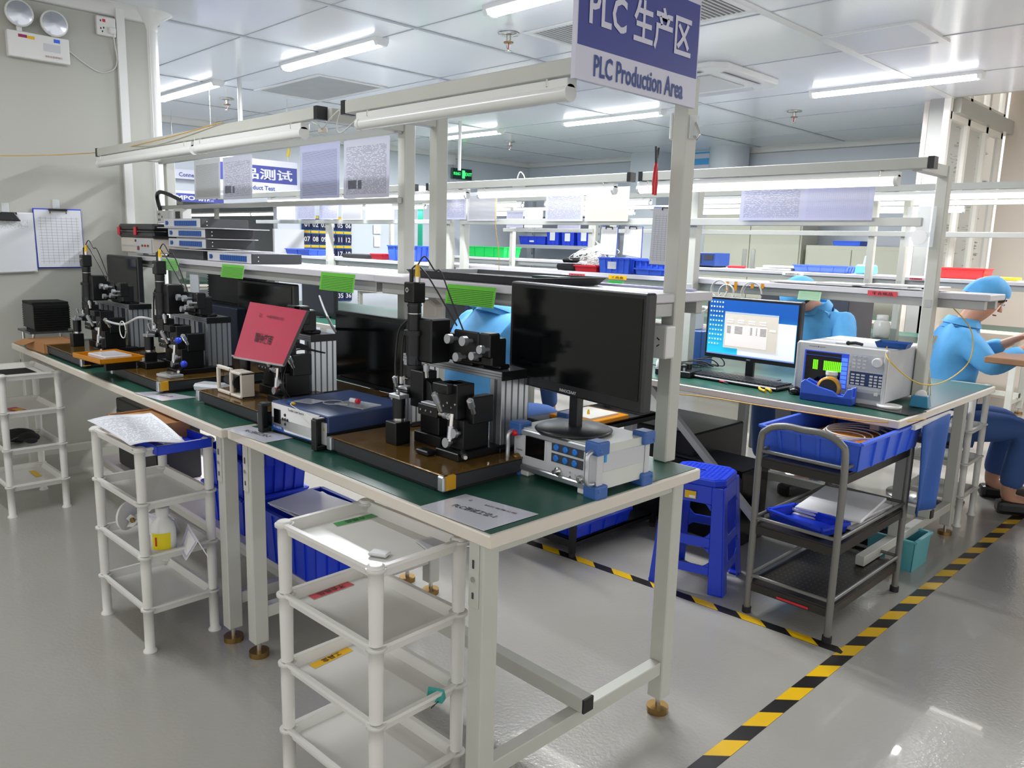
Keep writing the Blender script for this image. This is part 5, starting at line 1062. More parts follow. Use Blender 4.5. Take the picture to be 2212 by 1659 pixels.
for z in (.12, .345, .60):
    s_ = MB().bb((-hx, -hy, z), (hx, hy, z+.006), mat('perforated_dark', (46, 42, 38), .4, .3))
    if z < .2:
        for i in range(12):
            for j in range(18): s_.cyl((-.12+i*.02, -.26+j*.03, z+.006), (-.12+i*.02, -.26+j*.03, z+.0065), .003, m_brass, 6)
    s_.build('shelf', t)
    MB().tube([(-hx, -hy, z+.03), (hx, -hy, z+.03)], .007, m_grey_t).tube([(-hx, hy, z+.03), (hx, hy, z+.03)], .007, m_grey_t).tube([(hx, -hy, z+.03), (hx, hy, z+.03)], .007, m_grey_t).tube([(-hx, -hy, z+.03), (-hx, hy, z+.03)], .007, m_grey_t).build('guard_rail', t)
    MB().bb((-hx, -hy-.002, z-.03), (hx, -hy+.002, z), mat('perforated_dark', 0)).bb((hx-.002, -hy, z-.03), (hx+.002, hy, z), MATS['perforated_dark']).build('shelf_edge', t)
o = MB().bb((-.06, 0, 0), (.06, .001, .008), m_red).build('red_strip', t); o.location = (0.02, -hy-.005, .095)
b = bin_('wide blue bin with amber bags inside on top of the grey tube cart', (-1.19, 2.97, .609), .37, .60, .105, 0, m_blue2, ribs=4)
g = MB().box((0, 0, .02), (.24, .3, .04), mat('amber_film', (206, 130, 24), .18, bump=.3, bs=25))
for q in range(5): g.tube(arc((.0+q*.01, -.03+q*.02, .044+q*.004), .08+.01*q, .3, 5.5, 16, (1, 0, 0), (0, 1.2, 0)), .003, m_wire)
o = g.build('amber_bag', None, .002); o.location = (-1.18, 2.96, .625); tag(o, 'amber film bags with coiled fibre in the wide blue bin', 'bag')
for i, (z, a) in enumerate(((.353, .05), (.368, -.06), (.384, .12))):
    o = MB().box((0, 0, .006), (.24, .36, .012), m_paper).build('foam_sheet', None, .003); o.location = (-1.18, 3.0, z); o.rotation_euler = (0, 0, a); tag(o, ('lowest', 'middle', 'topmost')[i]+' of the white foam sheets on the middle tier of the grey cart', 'foam sheet', 'foam sheets on the grey cart')
bin_('small shallow blue tray tilted on the front of the grey cart middle tier', (-1.20, 2.75, .356), .24, .15, .035, -.25, m_blue, 'blue_tray', cat='tray', ribs=0)

# ================================================================= SECOND ROW BENCH, RIGHT
# lit computer screen
def screen_mat():
    m = bpy.data.materials.new('lit_desktop'); m.use_nodes = True; nt = m.node_tree; b = nt.nodes['Principled BSDF']
    uv = nt.nodes.new('ShaderNodeUVMap'); sp = nt.nodes.new('ShaderNodeSeparateXYZ'); nt.links.new(uv.outputs[0], sp.inputs[0])
    r = nt.nodes.new('ShaderNodeValToRGB'); r.color_ramp.elements[0].color = lin((40, 190, 230)); r.color_ramp.elements[1].color = lin((20, 80, 160)); r.color_ramp.elements[1].position = .75
    nt.links.new(sp.outputs[1], r.inputs[0]); nt.links.new(r.outputs[0], b.inputs['Base Color']); nt.links.new(r.outputs[0], b.inputs['Emission Color']); b.inputs['Emission Strength'].default_value = .55; b.inputs['Roughness'].default_value = .3; return m
def em(n, c, e=.4): return mat(n, c, .3, em=e)
t = thing('monitor', 'lit computer screen with blue desktop and an open grey window on the second row bench', 'monitor', (-1.812, 3.36, .752), .0); w, h0, h1 = .237, .085, .378
MB().bb((-w, -.012, h0), (w, .02, h1), m_blackp).build('housing', t, .004)
s = MB(); s.sheet([(-w+.014, -.0135, h1-.014), (w-.014, -.0135, h1-.014), (w-.014, -.0135, h0+.02), (-w+.014, -.0135, h0+.02)], screen_mat(), .001, m_blackp); s.build('screen', t)
wn = MB().bb((-.06, -.015, h0+.024), (w-.016, -.0145, h0+.19), em('win_white', (236, 238, 242))).bb((-.135, -.0165, h0+.055), (.135, -.0155, h0+.225), em('win_grey', (212, 205, 192))).bb((-.135, -.0168, h0+.218), (.135, -.0165, h0+.225), em('win_bar', (170, 190, 215)))
wn.bb((-.125, -.017, h0+.065), (.085, -.0168, h0+.165), em('win_list', (232, 226, 222)))
for i in range(6):
    for x0, x1 in ((-.12, -.10), (-.08, -.04), (0.0, .01), (.03, .035), (.05, .08)): wn.bb((x0, -.0174, h0+.156-i*.006), (x1, -.017, h0+.1585-i*.006), em('win_ink', (90, 86, 84), .3))
for i in range(4): wn.bb((-.12+i*.055, -.0174, h0+.185), (-.09+i*.055, -.017, h0+.19), em('win_white', 0)).bb((-.12+i*.055, -.0174, h0+.175), (-.09+i*.055, -.017, h0+.18), em('win_white', 0))
wn.bb((.095, -.0174, h0+.15), (.125, -.017, h0+.158), em('win_white', 0)).bb((-w+.014, -.015, h0+.02), (w-.014, -.0145, h0+.027), em('taskbar', (120, 150, 200)))
for i in range(10):
    for j in range(5 if i < 9 else 4): wn.bb((-w+.022+j*.015, -.015, h1-.03-i*.022), (-w+.029+j*.015, -.0145, h1-.023-i*.022), em('icon', (225, 235, 235)) if (i+j) % 3 else em('icon2', (190, 210, 150)))
wn.build('desktop_windows', t)
MB().bb((-.02, 0, .01), (.02, .02, .2), m_blackp).bb((-.12, -.08, 0), (.12, .09, .012), m_blackp).build('stand', t, .003)
MB().text('HKC', (0, -.0125, h0+.009), X, Z, .007, m_gr, .01).build('brand_lettering', t)
# keyboard
t = thing('keyboard', 'black computer keyboard in front of the lit screen', 'keyboard', (-1.80, 3.42-.16, .7525), -.04)
t.location = (-1.79, 3.245, .7525)
MB().bb((-.225, -.075, 0), (.225, .075, .016), m_blackp).build('base', t, .005); g = MB()
for j in range(6):
    for i in range(21):
        if j == 0 and 5 < i < 11: continue
        g.box((-.208+i*.0208, -.058+j*.023, .02), (.017, .018, .008), m_blackp if False else mat('key_cap', (44, 45, 48), .4), taper=1.1)
g.bb((-.10, -.067, .016), (.02, -.05, .023), MATS['key_cap']); tag(g.build('keys', t), kind='stuff')
t = thing('mouse', 'black computer mouse at the right of the keyboard', 'mouse', (-1.50, 3.20, .7525), .4); MB().ball((0, 0, .012), .03, m_blackg, 10, 1.05, 1.6*.9, .75).build('shell', t); MB().cyl((-.003, .025, .033), (.003, .025, .033), .006, m_dark).build('scroll_wheel', t)
tag(MB().tube(spline([(-1.50, 3.24, .765), (-1.55, 3.33, .758), (-1.62, 3.38, .757), (-1.7, 3.42, .757)]), .002, m_wireb).build('mouse_cable'), 'thin black mouse cable on the second row bench', 'cable')
# optical analyser
t = thing('optical_analyser', 'grey optical spectrum analyser with green trace on its screen on the second row bench', 'analyser', (-1.32, 3.20, .752), .0); w, d, h = .185, .40, .225
MB().bb((-w, 0, .014), (w, d, h), m_gr).bb((-w, -.012, .0), (w, .01, h+.004), m_grl).bb((w-.012, -.02, .0), (w, .0, h), m_gr).bb((-w, -.02, .0), (-w+.01, 0, h), m_gr).build('case', t, .005)
MB().bb((-w+.035, -.0135, .05), (.035, -.012, h-.03), em('osa_frame', (40, 70, 190), .5)).bb((-w+.042, -.0145, .055), (.005, -.0135, h-.05), m_blackg).bb((-w+.042, -.0145, h-.048), (.005, -.0135, h-.034), m_ink).build('display', t)
g = MB(); gg = em('trace_green', (110, 220, 20), .9)
for i in range(16):
    if i in (3, 4, 5): continue
    g.bb((-w+.075+i*.0075, -.0152, .118), (-w+.0805+i*.0075, -.0145, .158), gg)
g.build('trace', t)
g = MB()
for i in range(7): g.bb((.008, -.0148, .055+i*.018), (.032, -.0135, .07+i*.018), em('osa_key', (90, 140, 240), .5))
g.bb((-w+.08, -.0152, .062), (-.0, -.0145, .07), em('osa_bar', (60, 60, 160), .5)); g.build('soft_labels', t)
MB().bb((.045, -.0135, .075), (.185, -.012, .13), m_navy).bb((.045, -.0132, .135), (.185, -.012, .20), m_gr).build('key_panel', t)
g = MB()
for r_ in range(4):
    for c_ in range(3): g.box((.13+c_*.018, -.015, .082+r_*.012), (.012, .004, .007), m_trim).box((.058+c_*.02, -.015, .082+r_*.012), (.014, .004, .006), m_trim)
for r_ in range(4):
    for c_ in range(3): g.box((.058+c_*.02, -.015, .148+r_*.014), (.013, .004, .006), m_gr if r_ == 3 else m_trim)
for r_ in range(8): g.box((.040, -.015, .055+r_*.015), (.006, .004, .009), m_edge)
tag(g.build('keys', t), kind='stuff')
MB().lathe((.15, -.013, .175), [(.019, 0), (.019, -.015), (.016, -.018)], m_trim, 28, 'Y').build('rotary_knob', t)
MB().bb((.05, -.0135, .02), (.18, -.011, .062), m_gr).bb((.075, -.014, .024), (.178, -.0135, .05), m_dark if False else mat('drive_slot', (150, 152, 158), .5)).box((.07, -.018, .045), (.018, .012, .018), m_dark).box((.155, -.016, .048), (.014, .006, .01), m_trim).box((.06, -.02, .026), (.014, .012, .012), m_trim).build('connector_panel', t, .001)
MB().text('YOKOGAWA ◆ AQ6370C', (-.10, -.0125, h-.013), X, Z, .006, m_ink, 0).build('lettering', t)
for sx in (-w+.03, w-.03): MB().bb((sx-.015, .01, 0), (sx+.015, .05, .014), m_rubber).build('foot', t)
t = thing('blue_tray', 'small dark blue tray on top of the optical analyser', 'tray', (-1.17, 3.33, .978), .1); w, d = .062, .045; g = MB().bb((-w*.85, -d*.85, 0), (w*.85, d*.85, .002), m_port)
for a, b, c2, d2 in (((-w, -d), (w, -d), (.85*w, -d*.85), (-w*.85, -d*.85)), ((w, -d), (w, d), (w*.85, d*.85), (w*.85, -d*.85)), ((w, d), (-w, d), (-w*.85, d*.85), (w*.85, d*.85)), ((-w, d), (-w, -d), (-w*.85, -d*.85), (-w*.85, d*.85))):
    g.add([(a[0], a[1], .022), (b[0], b[1], .022), (c2[0], c2[1], 0), (d2[0], d2[1], 0)], [(0, 1, 2, 3)], m_port)
g.build('shell', t); 
o = MB().box((0, 0, 0), (.09, .06, .004), m_paper).build('paper_note', None, .001); o.location = (-1.34, 3.30, .980); o.rotation_euler = (0, 0, .2); tag(o, 'white paper note on top of the analyser left of the small blue tray', 'paper')
o = MB().tube([(-.03, 0, 0), (0, .0, .004), (.03, -.005, 0)], .006, m_blackp).ball((-.03, 0, 0), .009, m_blackp, 6).build('marker_pen'); o.location = (-1.29, 3.25, .985); tag(o, 'black marker lying on the front edge of the analyser top', 'pen')
tag(MB().tube(spline([(-1.17, 3.26, .985), (-1.12, 3.15, .95), (-1.03, 3.2, .87), (-.98, 3.35, .86), (-.95, 3.55, .93), (-.97, 3.6, 1.05), (-1.05, 3.6, 1.14)], 8), .0022, m_yel).build('yellow_fibre'), 'yellow fibre cable looping off the right of the analyser', 'cable')
# tape dispensers
def dispenser(label, loc, rz, s=1.0, m=m_blue2):
    t = thing('tape_dispenser', label, 'tape dispenser', loc, rz)
    P = [(-.10, -.03, 0), (.105, -.03, 0), (.105, -.03, .07), (.085, -.03, .065), (.07, -.03, .035), (.05, -.03, .035), (.03, -.03, .05), (-.03, -.03, .062), (-.085, -.03, .085), (-.10, -.03, .07)]
    MB().prism([tuple(q*s for q in p) for p in P], (0, .012*s, 0), m).prism([(p[0]*s, .018*s, p[2]*s) for p in P], (0, .012*s, 0), m).bb((-.10*s, -.03*s, 0), (.105*s, .03*s, .03*s), m).build('body', t, .002*s)
    MB().lathe((.005*s, 0, .058*s), [(.024*s, -.014*s), (.045*s, -.014*s), (.045*s, .014*s), (.024*s, .014*s)], mat('tape_roll', (196, 140, 40), .25), 32, 'Y').build('tape_roll', t); MB().lathe((.005*s, 0, .058*s), [(.036*s, -.0145*s), (.036*s, .0145*s)], m_blackp, 28, 'Y').build('hub', t)
dispenser('light blue tape dispenser with amber roll at the front edge of the second row bench', (-1.335, 3.13, .7525), .1)
dispenser('blue tape dispenser with yellow roll in the second row behind the red sign', (-4.05, 3.40, .7525), .2, 1.1)
t = thing('small_dispenser', 'small teal tape dispenser on the black mat beside the white tape ring', 'tape dispenser', (-1.045, 3.33, .756), .1); MB().box((0, 0, .022), (.055, .045, .044), mat('teal_blue', (20, 120, 160), .3), taper=1.3).build('body', t, .002); MB().lathe((0, 0, .046), [(.008, -.012), (.02, -.012), (.02, .012), (.008, .012)], m_trim, 20, 'Y').build('tape_roll', t)
o = MB().box((0, 0, 0), (.22, .14, .003), m_blackp).build('black_mat'); o.location = (-1.11, 3.19, .7545); o.rotation_euler = (0, 0, -.15); tag(o, 'black cutting mat under the white roll on the second row bench', 'mat')
o = MB().lathe((0, 0, 0), [(.034, 0), (.046, 0), (.046, .010), (.034, .010)], m_trim, 32).build('tape_ring'); o.location = (-1.115, 3.2, .756); tag(o, 'white ring of tape lying on the black mat', 'tape')
t = thing('sample_jar', 'small clear jar with white lid behind the light blue tape dispenser', 'jar', (-1.345, 3.18, .7525)); MB().lathe((0, 0, 0), [(.022, 0), (.022, .1), (.02, .104)], m_plasticf, 20).build('jar_body', t); MB().lathe((0, 0, .104), [(.024, 0), (.024, .014)], m_trim, 20).build('lid', t)
c = onz(1520, 815, .7525)
t = thing('optics_kit', 'black kit tray of small optics parts left of the keyboard', 'kit tray', (-2.09, 3.20, .7525), .15); MB().bb((-.09, -.07, 0), (.09, .07, .03), m_blackp).build('tray', t, .003)
for i in range(3):
    for j in range(2): MB().cyl((-.06+i*.05, -.035+j*.06, .03), (-.06+i*.05, -.035+j*.06, .055), .016, m_blackp, 16).build('mount', t); 
for i in range(3): MB().cyl((-.035+i*.045, -.06, .03), (-.035+i*.045, -.06, .045), .006, m_alu, 12).build('post_knob', t)
MB().bb((-.03, -.0705, .01), (.01, -.07, .02), m_paper).build('label_plate', t)
t = thing('dropper_bottle', 'small clear dropper bottle on the optics kit tray', 'bottle', (-2.165, 3.14, .783)); MB().lathe((0, 0, 0), [(.012, 0), (.012, .03), (.006, .036), (.006, .045), (.003, .06)], m_tubeoff, 16).build('body', t)
def pliers(label, loc, rz, c1, open_=.25, s=1):
    t = thing('pliers', label, 'pliers', loc, rz)
    for k in (-1, 1):
        MB().tube(spline([(0, 0, .006), (-.03*s, k*.010*s, .006), (-.07*s, k*(.018)*s, .006), (-.11*s, k*.012*s, .006)], 6), .0055*s, c1, 10).build('handle', t)
        MB().prism([(0, k*.006*s, .002), (.055*s, k*.001*s+k*open_*.02*s, .002), (.0, -k*.004*s, .002)], (0, 0, .006), m_dark).build('jaw', t)
    return t
pliers('yellow handled pliers lying at the front edge of the second row bench', onz(1640, 838, .7535), 2.4, m_yel)
pliers('red handled tweezers lying left of the yellow pliers', onz(1565, 828, .7535), -.6, m_red, s=.6)
t = pliers('long-nosed pliers with red handles hanging on the left side of the foreground post', (-1.262, 1.80, 1.545), 0, m_red, .9, .75); t.rotation_euler = (0, math.radians(-90), math.radians(20))
t.location = ony(1422, 352, 1.80)
# coiled fibres taped to the shelf edge, amber tapes
for i, (px, py, r_, lab) in enumerate(((1556, 625, .045, 'loose white fibre coil hanging from the shelf left of the lit screen'), (1570, 632, .04, 'second white fibre coil hanging beside the loose coil'), (1625, 635, .052, 'neat round white fibre coil taped above the lit screen'))):
    c = ony(px, py, 3.50); g = MB()
    for q in range(4): g.tube(arc((random.uniform(-.004, .004), -.003*q, random.uniform(-.004, .004)), r_+random.uniform(-.004, .004), 0, 6.1, 22, X, Z), .0016, m_wire, 6)
    o = g.build('fibre_coil'); o.location = c; tag(o, lab, 'cable', 'fibre coils on the shelf edge')
for i, px in enumerate((1571, 1589, 1625, 1647)):
    c = ony(px, 618, 3.53); o = MB().box((0, 0, 0), (.016, .001, .045 if i < 2 else .022), mat('amber_solid', (190, 130, 20), .3)).build('amber_tape'); o.location = c; tag(o, ('first', 'second', 'third', 'fourth')[i]+' amber tape strip from the left on the shelf edge above the lit screen', 'tape strip', 'amber tape strips on the shelf edge')
tag(MB().tube(spline([tuple(ony(1560, 632, 3.5)), tuple(ony(1535, 655, 3.45)), tuple(ony(1520, 672, 3.4)), tuple(ony(1492, 668, 3.4))], 8), .0016, m_wire).tube(spline([tuple(ony(1590, 640, 3.5)), tuple(ony(1540, 648, 3.45)), tuple(ony(1495, 645, 3.4))], 8), .0016, m_wire).build('fibre_lead'), 'thin white fibre leads running left from the coils', 'cable')
# grey boxes, device by the left
t = thing('light_source_box', 'small white box with green lit port left of the lit screen', 'device', (-2.32, 3.62, .93)); MB().bb((-.06, -.05, 0), (.06, .05, .12), m_trim).build('case', t, .004)
for z in (.04, .085): MB().lathe((.0, -.052, z), [(.012, 0), (.012, -.008), (.005, -.01)], m_tgreen if z < .05 else m_steel, 16, 'Y').build('port', t)
MB().bb((-.12, -.06, -.178), (.12, .06, 0), m_bluec).build('blue_case', t, .004)
for q in range(5):
    pass
g = MB()
for q in range(6): g.tube(spline([(-2.36+q*.015, 3.35+q*.03, .758), (-2.2+q*.02, 3.30+q*.05, .762+.01*q), (-2.12+.01*q, 3.42+.03*q, .765), (-2.25, 3.6, .77)], 6), .003, m_wireb)
tag(g.build('cable_tangle'), 'tangle of black cables on the second row bench left of the optics kit', 'cable')
# papers on the shelf of the second row
for i, (x0, x1, z, lab) in enumerate(((-1.85, -1.45, 1.203, 'thin white foam sheet on the second row shelf, left'), (-1.62, -1.22, 1.208, 'white paper with a frayed edge on the second row shelf, middle'), (-1.40, -1.10, 1.213, 'white sheet on the second row shelf, right above the red label'))):
    o = MB().box((0, 0, 0), (x1-x0, .17, .006), m_paper).build('white_sheet', None, .002); o.location = ((x0+x1)/2, 3.64, z+.003); o.rotation_euler = (0, 0, .03*(i-1)); tag(o, lab, 'sheet', 'white sheets on the second row shelf')
# items on the shelf behind the foreground bench
bin_('blue bin with small white label on the second row shelf, left of the foreground post', (-2.78, 3.62, 1.202), .22, .16, .085, 0, m_blue2, ribs=4)
bin_('blue bin behind the film bag on the second row shelf', (-2.57, 3.66, 1.202), .19, .16, .08, 0, m_blue2, ribs=4)
o = MB().box((0, 0, 0), (.06, .001, .04), m_paper).build('name_label'); o.location = (-2.79, 3.536, 1.245); tag(o, 'white paper label on the front of the blue bin', 'label')
bin_('low blue tray left of the foreground post on the second row shelf', (-2.50, 3.60, 1.202), .26, .13, .035, 0, m_blue2, 'blue_tray', cat='tray', ribs=2)
bin_('low red tray under the bagged cables on the second row shelf', (-2.98, 3.6, 1.202), .17, .13, .035, 0, m_red, 'red_tray', cat='tray', ribs=0)
g = MB()
for q in range(22):
    c = Vector((random.uniform(-.13, .1), random.uniform(-.04, .04), random.uniform(.0, .07)))
    g.tube(arc(c, random.uniform(.03, .06), 0, random.uniform(3, 6), 12, Vector((1, .2, .1)), Vector((0, .7, .5))), .0022, m_wire, 5)
for q in range(7): g.add([(random.uniform(-.16, .14), random.uniform(-.06, .06), random.uniform(.0, .05)), (random.uniform(-.16, .14), random.uniform(-.06, .06), random.uniform(.02, .12)), (random.uniform(-.10, .12), 0, random.uniform(.06, .15))], [(0, 1, 2)], m_plasticf)
o = g.build('bagged_cables'); o.location = (-2.98, 3.62, 1.24); tag(o, 'clear bags full of white cables heaped on the low red tray', 'bagged cables', kind='stuff')
g = MB().box((0, 0, .02), (.14, .1, .04), m_blackp).box((.01, 0, .06), (.09, .08, .03), m_blackp); o = g.build('black_pouch', None, .012); o.location = (-3.16, 3.6, 1.202); tag(o, 'black pouch pile left of the red tray on the second row shelf', 'pouch')
# clipboards hanging before the steel rack and by the post
def clipb(label, tl, tr, br, bl, y, m=m_table):
    c = [ony(*q, y) for q in (tl, tr, br, bl)]; o = sum(c, Vector())/4; t = thing('clipboard', label, 'clipboard', o, 0, 'clipboards hanging in the second row'); P = [q-o for q in c]
    MB().sheet([q*1.03+Y*.006 for q in P], m_blue2, .003, m_blue2).build('board', t); MB().sheet(P, m, .004).build('paper_pad', t); tp = (P[0]+P[1])/2; ux = (P[1]-P[0]).normalized(); hw = (P[1]-P[0]).length*.2
    MB().tube([tp-ux*hw-Z*.012-Y*.003, tp-ux*hw-Y*.003, tp+ux*hw-Y*.003, tp+ux*hw-Z*.012-Y*.003], .003, m_blackp).build('clip', t)
clipb('clipboard with dense table behind the bagged cables, left of two', (1300, 490), (1334, 491), (1329, 552), (1295, 548), 3.46)
clipb('clipboard with handwritten table, right of the two behind the bins', (1350, 489), (1387, 490), (1383, 557), (1345, 550), 3.46)
clipb('large clipboard with long table just left of the foreground post', (1412, 448), (1480, 449), (1475, 575), (1402, 570), 3.05)
# under bench stuff
t = thing('computer_tower', 'large black computer tower under the second row bench left of the blue stool', 'computer', (-2.2, 3.45, .02)); MB().bb((-.2, -.25, 0), (.22, .22, .46), m_blackp).build('case', t, .008)
o = thing('black_case', 'glossy black equipment case under the second row bench behind the blue stool', 'case', (-1.9, 3.30, .36)); MB().bb((-.22, -.12, -.36), (.2, .12, -.0), m_blackg).bb((-.22, -.122, .0), (.2, .12, .01), m_dark).build('case', o, .006)
tag(MB().bar((-2.18, 3.1, .70), (-1.55, 3.1, .16), .03, .03, m_frame).build('diagonal_brace'), 'cream diagonal steel brace under the second row bench', 'brace')
tag(MB().tube(spline([tuple(onx(1445, 850, -1.9)), tuple(ony(1530, 858, 2.97)), tuple(ony(1700, 885, 2.97)), tuple(ony(1900, 912, 2.97)), tuple(ony(2000, 905, 3.2))], 6), .0025, m_ystr).build('yellow_string'), 'thin yellow string running along the front underside of the second row bench', 'string')
# blue cloth hanging at the right end
g = MB(); n = 10; vs = []; ca, cb = Vector((-.985, 3.20, .705)), Vector((-.985, 3.50, .715))
for j in range(n+1):
    for i in range(n+1):
        u, v = i/n, j/n; p = ca.lerp(cb, u); p.z -= .36*v+.02*u*v; p.x += .012*math.sin(u*9+v*2)*(.3+v); vs.append(p)
g.add(vs, [(j*(n+1)+i, j*(n+1)+i+1, (j+1)*(n+1)+i+1, (j+1)*(n+1)+i) for j in range(n) for i in range(n)], mat('blue_cloth', (44, 86, 160), .8, noise=.08), True)
o = g.build('hanging_cloth', None, 0, ca); q = o.modifiers.new('thickness', 'SOLIDIFY'); q.thickness = .006; tag(o, 'blue cloth hanging from the right end of the second row bench', 'cloth')
tag(MB().bb((-1.0, 3.12, .70), (-.985, 3.56, .718), m_trim).build('cloth_rail'), 'white rail strip carrying the blue cloth under the bench end', 'rail')
# white shelf trolley at the right end
cart('tall white plastic trolley at the far right end of the second row bench', (-1.25, 4.45), .02, .26, .26, tiers=(.70, .50, .33, .16), r=.016)
t = thing('handled_bottle', 'white plastic bottle with wide cap on the bench behind the analyser', 'bottle', onz(1902, 729, .7515)); MB().lathe((0, 0, 0), [(.05, 0), (.055, .01), (.055, .11), (.035, .13)], m_trim, 24).build('body', t); MB().lathe((0, 0, .13), [(.04, 0), (.04, .03), (.036, .034)], m_trim, 24).build('cap', t)
t = thing('power_supply', 'tall dark equipment cabinet with red digits behind the second row bench', 'cabinet', (-2.35, 5.15, 0)); MB().bb((-.28, -.2, 0), (.32, .2, 1.12), mat('cabinet_dark', (62, 62, 68), .45)).build('case', t, .006); MB().bb((.02, -.204, .98), (.10, -.2, 1.05), m_edge).bb((.03, -.206, 1.01), (.09, -.204, 1.04), em('led_red', (210, 20, 60), 1.2)).build('meter', t); MB().bb((.01, -.203, .85), (.11, -.2, .93), m_paper).build('label_plate', t); MB().lathe((-.12, -.202, 1.0), [(.03, 0), (.03, -.01), (.015, -.012)], m_steel, 20, 'Y').build('switch_knob', t); MB().lathe((-.2, -.202, 1.01), [(.018, 0), (.012, -.015)], m_tgreen, 16, 'Y').build('green_lamp', t)
socket86('white power box on the shelf post behind the bins', tuple(ony(1500, 395, 3.45)), 0, .10, .04, .03)
# hanging film pack by the right post
o = MB().box((0, 0, 0), (.11, .004, .16), m_plasticf).cyl((0, -.003, -.04), (0, -.002, -.04), .03, m_paper, 20).build('film_pack', None, .001); o.location = ony(1988, 490, 3.46); tag(o, 'clear film pack hanging from the rail near the right post', 'film pack')
g = MB()
for q in range(8): g.tube(spline([(random.uniform(-.01, .01), 0, .0), (random.uniform(-.03, .0), .01, -.08), (random.uniform(-.035, .01), 0, -.2), (random.uniform(-.02, .02), 0, -.28)]), .002, mat('rope', (215, 200, 165), .7), 5)
o = g.build('cord_bundle'); o.location = ony(2020, 725, 3.7); tag(o, 'bundle of cream cords hanging at the right end above the analyser', 'cord')
# ================================================================= THIRD ROW AND BACKGROUND
bin_('bright green bin on the third row shelf', tuple(Vector((-6.45, 6.05, 1.202))), .64, .26, .11, 0, mat('green_plastic', (16, 190, 84), .35), ribs=3)
bin_('flat pale blue tray on the third row shelf at the right', (-2.69, 6.05, 1.202), .42, .22, .05, 0, mat('pale_blue_plastic', (90, 124, 232), .35), 'blue_tray', cat='tray', ribs=3)
t = thing('tissue_pack', 'light blue tissue pack with a white tissue standing up on the third row shelf', 'tissue pack', (-2.36, 6.0, 1.202)); MB().box((0, 0, .035), (.13, .09, .07), mat('tissue_blue', (110, 200, 225), .4), taper=1.1).build('pack', t, .012); MB().prism([(-.03, 0, .07), (.03, 0, .07), (.028, 0, .12), (.008, 0, .14), (-.022, 0, .13)], (0, .015, 0), m_paper).build('tissue', t, .004)
for i, (dx, lab) in enumerate(((-.0, 'lower of the white paper heaps left of the flat pale blue tray'), (.06, 'upper of the white paper heaps left of the flat pale blue tray'))):
    o = MB().box((0, 0, 0), (.3, .18, .014), m_paper).build('paper_heap', None, .004); o.location = (-3.08+dx, 6.05, 1.21+i*.02); o.rotation_euler = (0, 0, .1*i); tag(o, lab, 'paper heap')
o = MB().box((0, 0, 0), (.16, .03, .02), m_red).build('red_pouch', None, .005); o.location = (-3.42, 6.0, 1.213); tag(o, 'small red pouch on the third row shelf', 'pouch')
for x, lab in ((-4.02, 'navy blue equipment box with silver face on the third row shelf, left of two'), (-3.72, 'navy blue equipment box on the third row shelf, right of two')):
    t = thing('equipment_box', lab, 'device', (x, 6.05, 1.202)); MB().bb((-.13, -.12, .01), (.13, .12, .12), mat('box_navy', (40, 70, 140), .4)).build('case', t, .004); MB().bb((-.11, -.124, .03), (.0, -.12, .10), m_dark if x > -3.9 else m_gr).bb((.03, -.124, .06), (.11, -.12, .10), m_dark).build('front_panel', t); MB().bb((-.11, -.1, 0), (.11, .1, .01), m_rubber).build('feet', t)
bin_('bright red bin on the third row shelf by the window', (-1.72, 6.05, 1.202), .30, .2, .07, 0, mat('coral_plastic', (230, 60, 60), .4), 'red_tray', cat='tray', ribs=0)
for i, px in enumerate((2035, 2085)):
    o = MB().box((0, 0, 0), (.2, .12, .02), m_yel).build('yellow_pouch', None, .004); o.location = (-1.48+.28*i, 6.03, 1.214); tag(o, ('left', 'right')[i]+' of the flat yellow pouches on the shelf below the tall window', 'pouch', 'yellow pouches')
strip_label((1965, 600), (1992, 605), 5.84, MATS['red_label'], '不合格品', 'red label under the bright red bin by the window')
# second row left shelf items
bin_('blue bin behind the left uprights on the second row shelf', (-4.82, 3.70, 1.202), .36, .2, .11, 0, m_blue2, ribs=3)
bin_('pale blue tray on the second row shelf at the left behind the black modules', (-6.35, 3.70, 1.202), .4, .2, .05, 0, m_blue2, 'blue_tray', cat='tray', ribs=1)
bin_('red tray on the second row shelf beside the blue bin', (-5.15, 3.68, 1.202), .16, .15, .04, 0, m_red, 'red_tray', cat='tray', ribs=0)
o = MB().box((0, 0, 0), (.35, .2, .03), m_dark).build('dark_laptop', None, .004); o.location = (-5.45, 3.70, 1.217); tag(o, 'closed dark laptop on the second row shelf left of the red tray', 'laptop')
# number pocket chart
t = thing('pocket_chart', 'navy hanging pocket chart with numbered pockets on the far left wall', 'pocket chart', (-8.99, 5.53, .55)); m_pk = mat('pocket_navy', (30, 34, 74), .7); W_ = .72
MB().bb((0, -W_/2, 0), (.006, W_/2, 1.08), mat('pocket_blue', (40, 120, 190), .6)).build('backing', t)
for r_ in range(6):
    for c_ in range(6):
        y = -W_/2+.06+c_*.12; z = 1.08-.18*(r_+1)+.01; n = r_*6+c_+1; p = MB().prism([(.006, y-.055, z), (.02, y-.055, z), (.028, y-.055, z+.125), (.006, y-.055, z+.125)], (0, .108, 0), m_pk)
        p.text('%02d' % n, (.0265, y, z+.06), Y, Z, .06, m_trim, .01); p.bb((.006, y-.054, z+.135), (.012, y+.054, z+.165), m_yel if r_ < 5 else m_pk); p.build('pocket', t)
# things on far wall
t = thing('wall_tag', 'white hanging label pair on the far wall right of the pocket chart', 'label', tuple(onx(815, 505, -8.98))); MB().bb((-.004, -.06, 0), (.0, .06, .12), m_paper).bb((-.004, -.05, -.17), (.0, .05, -.03), m_paper).build('cards', t)
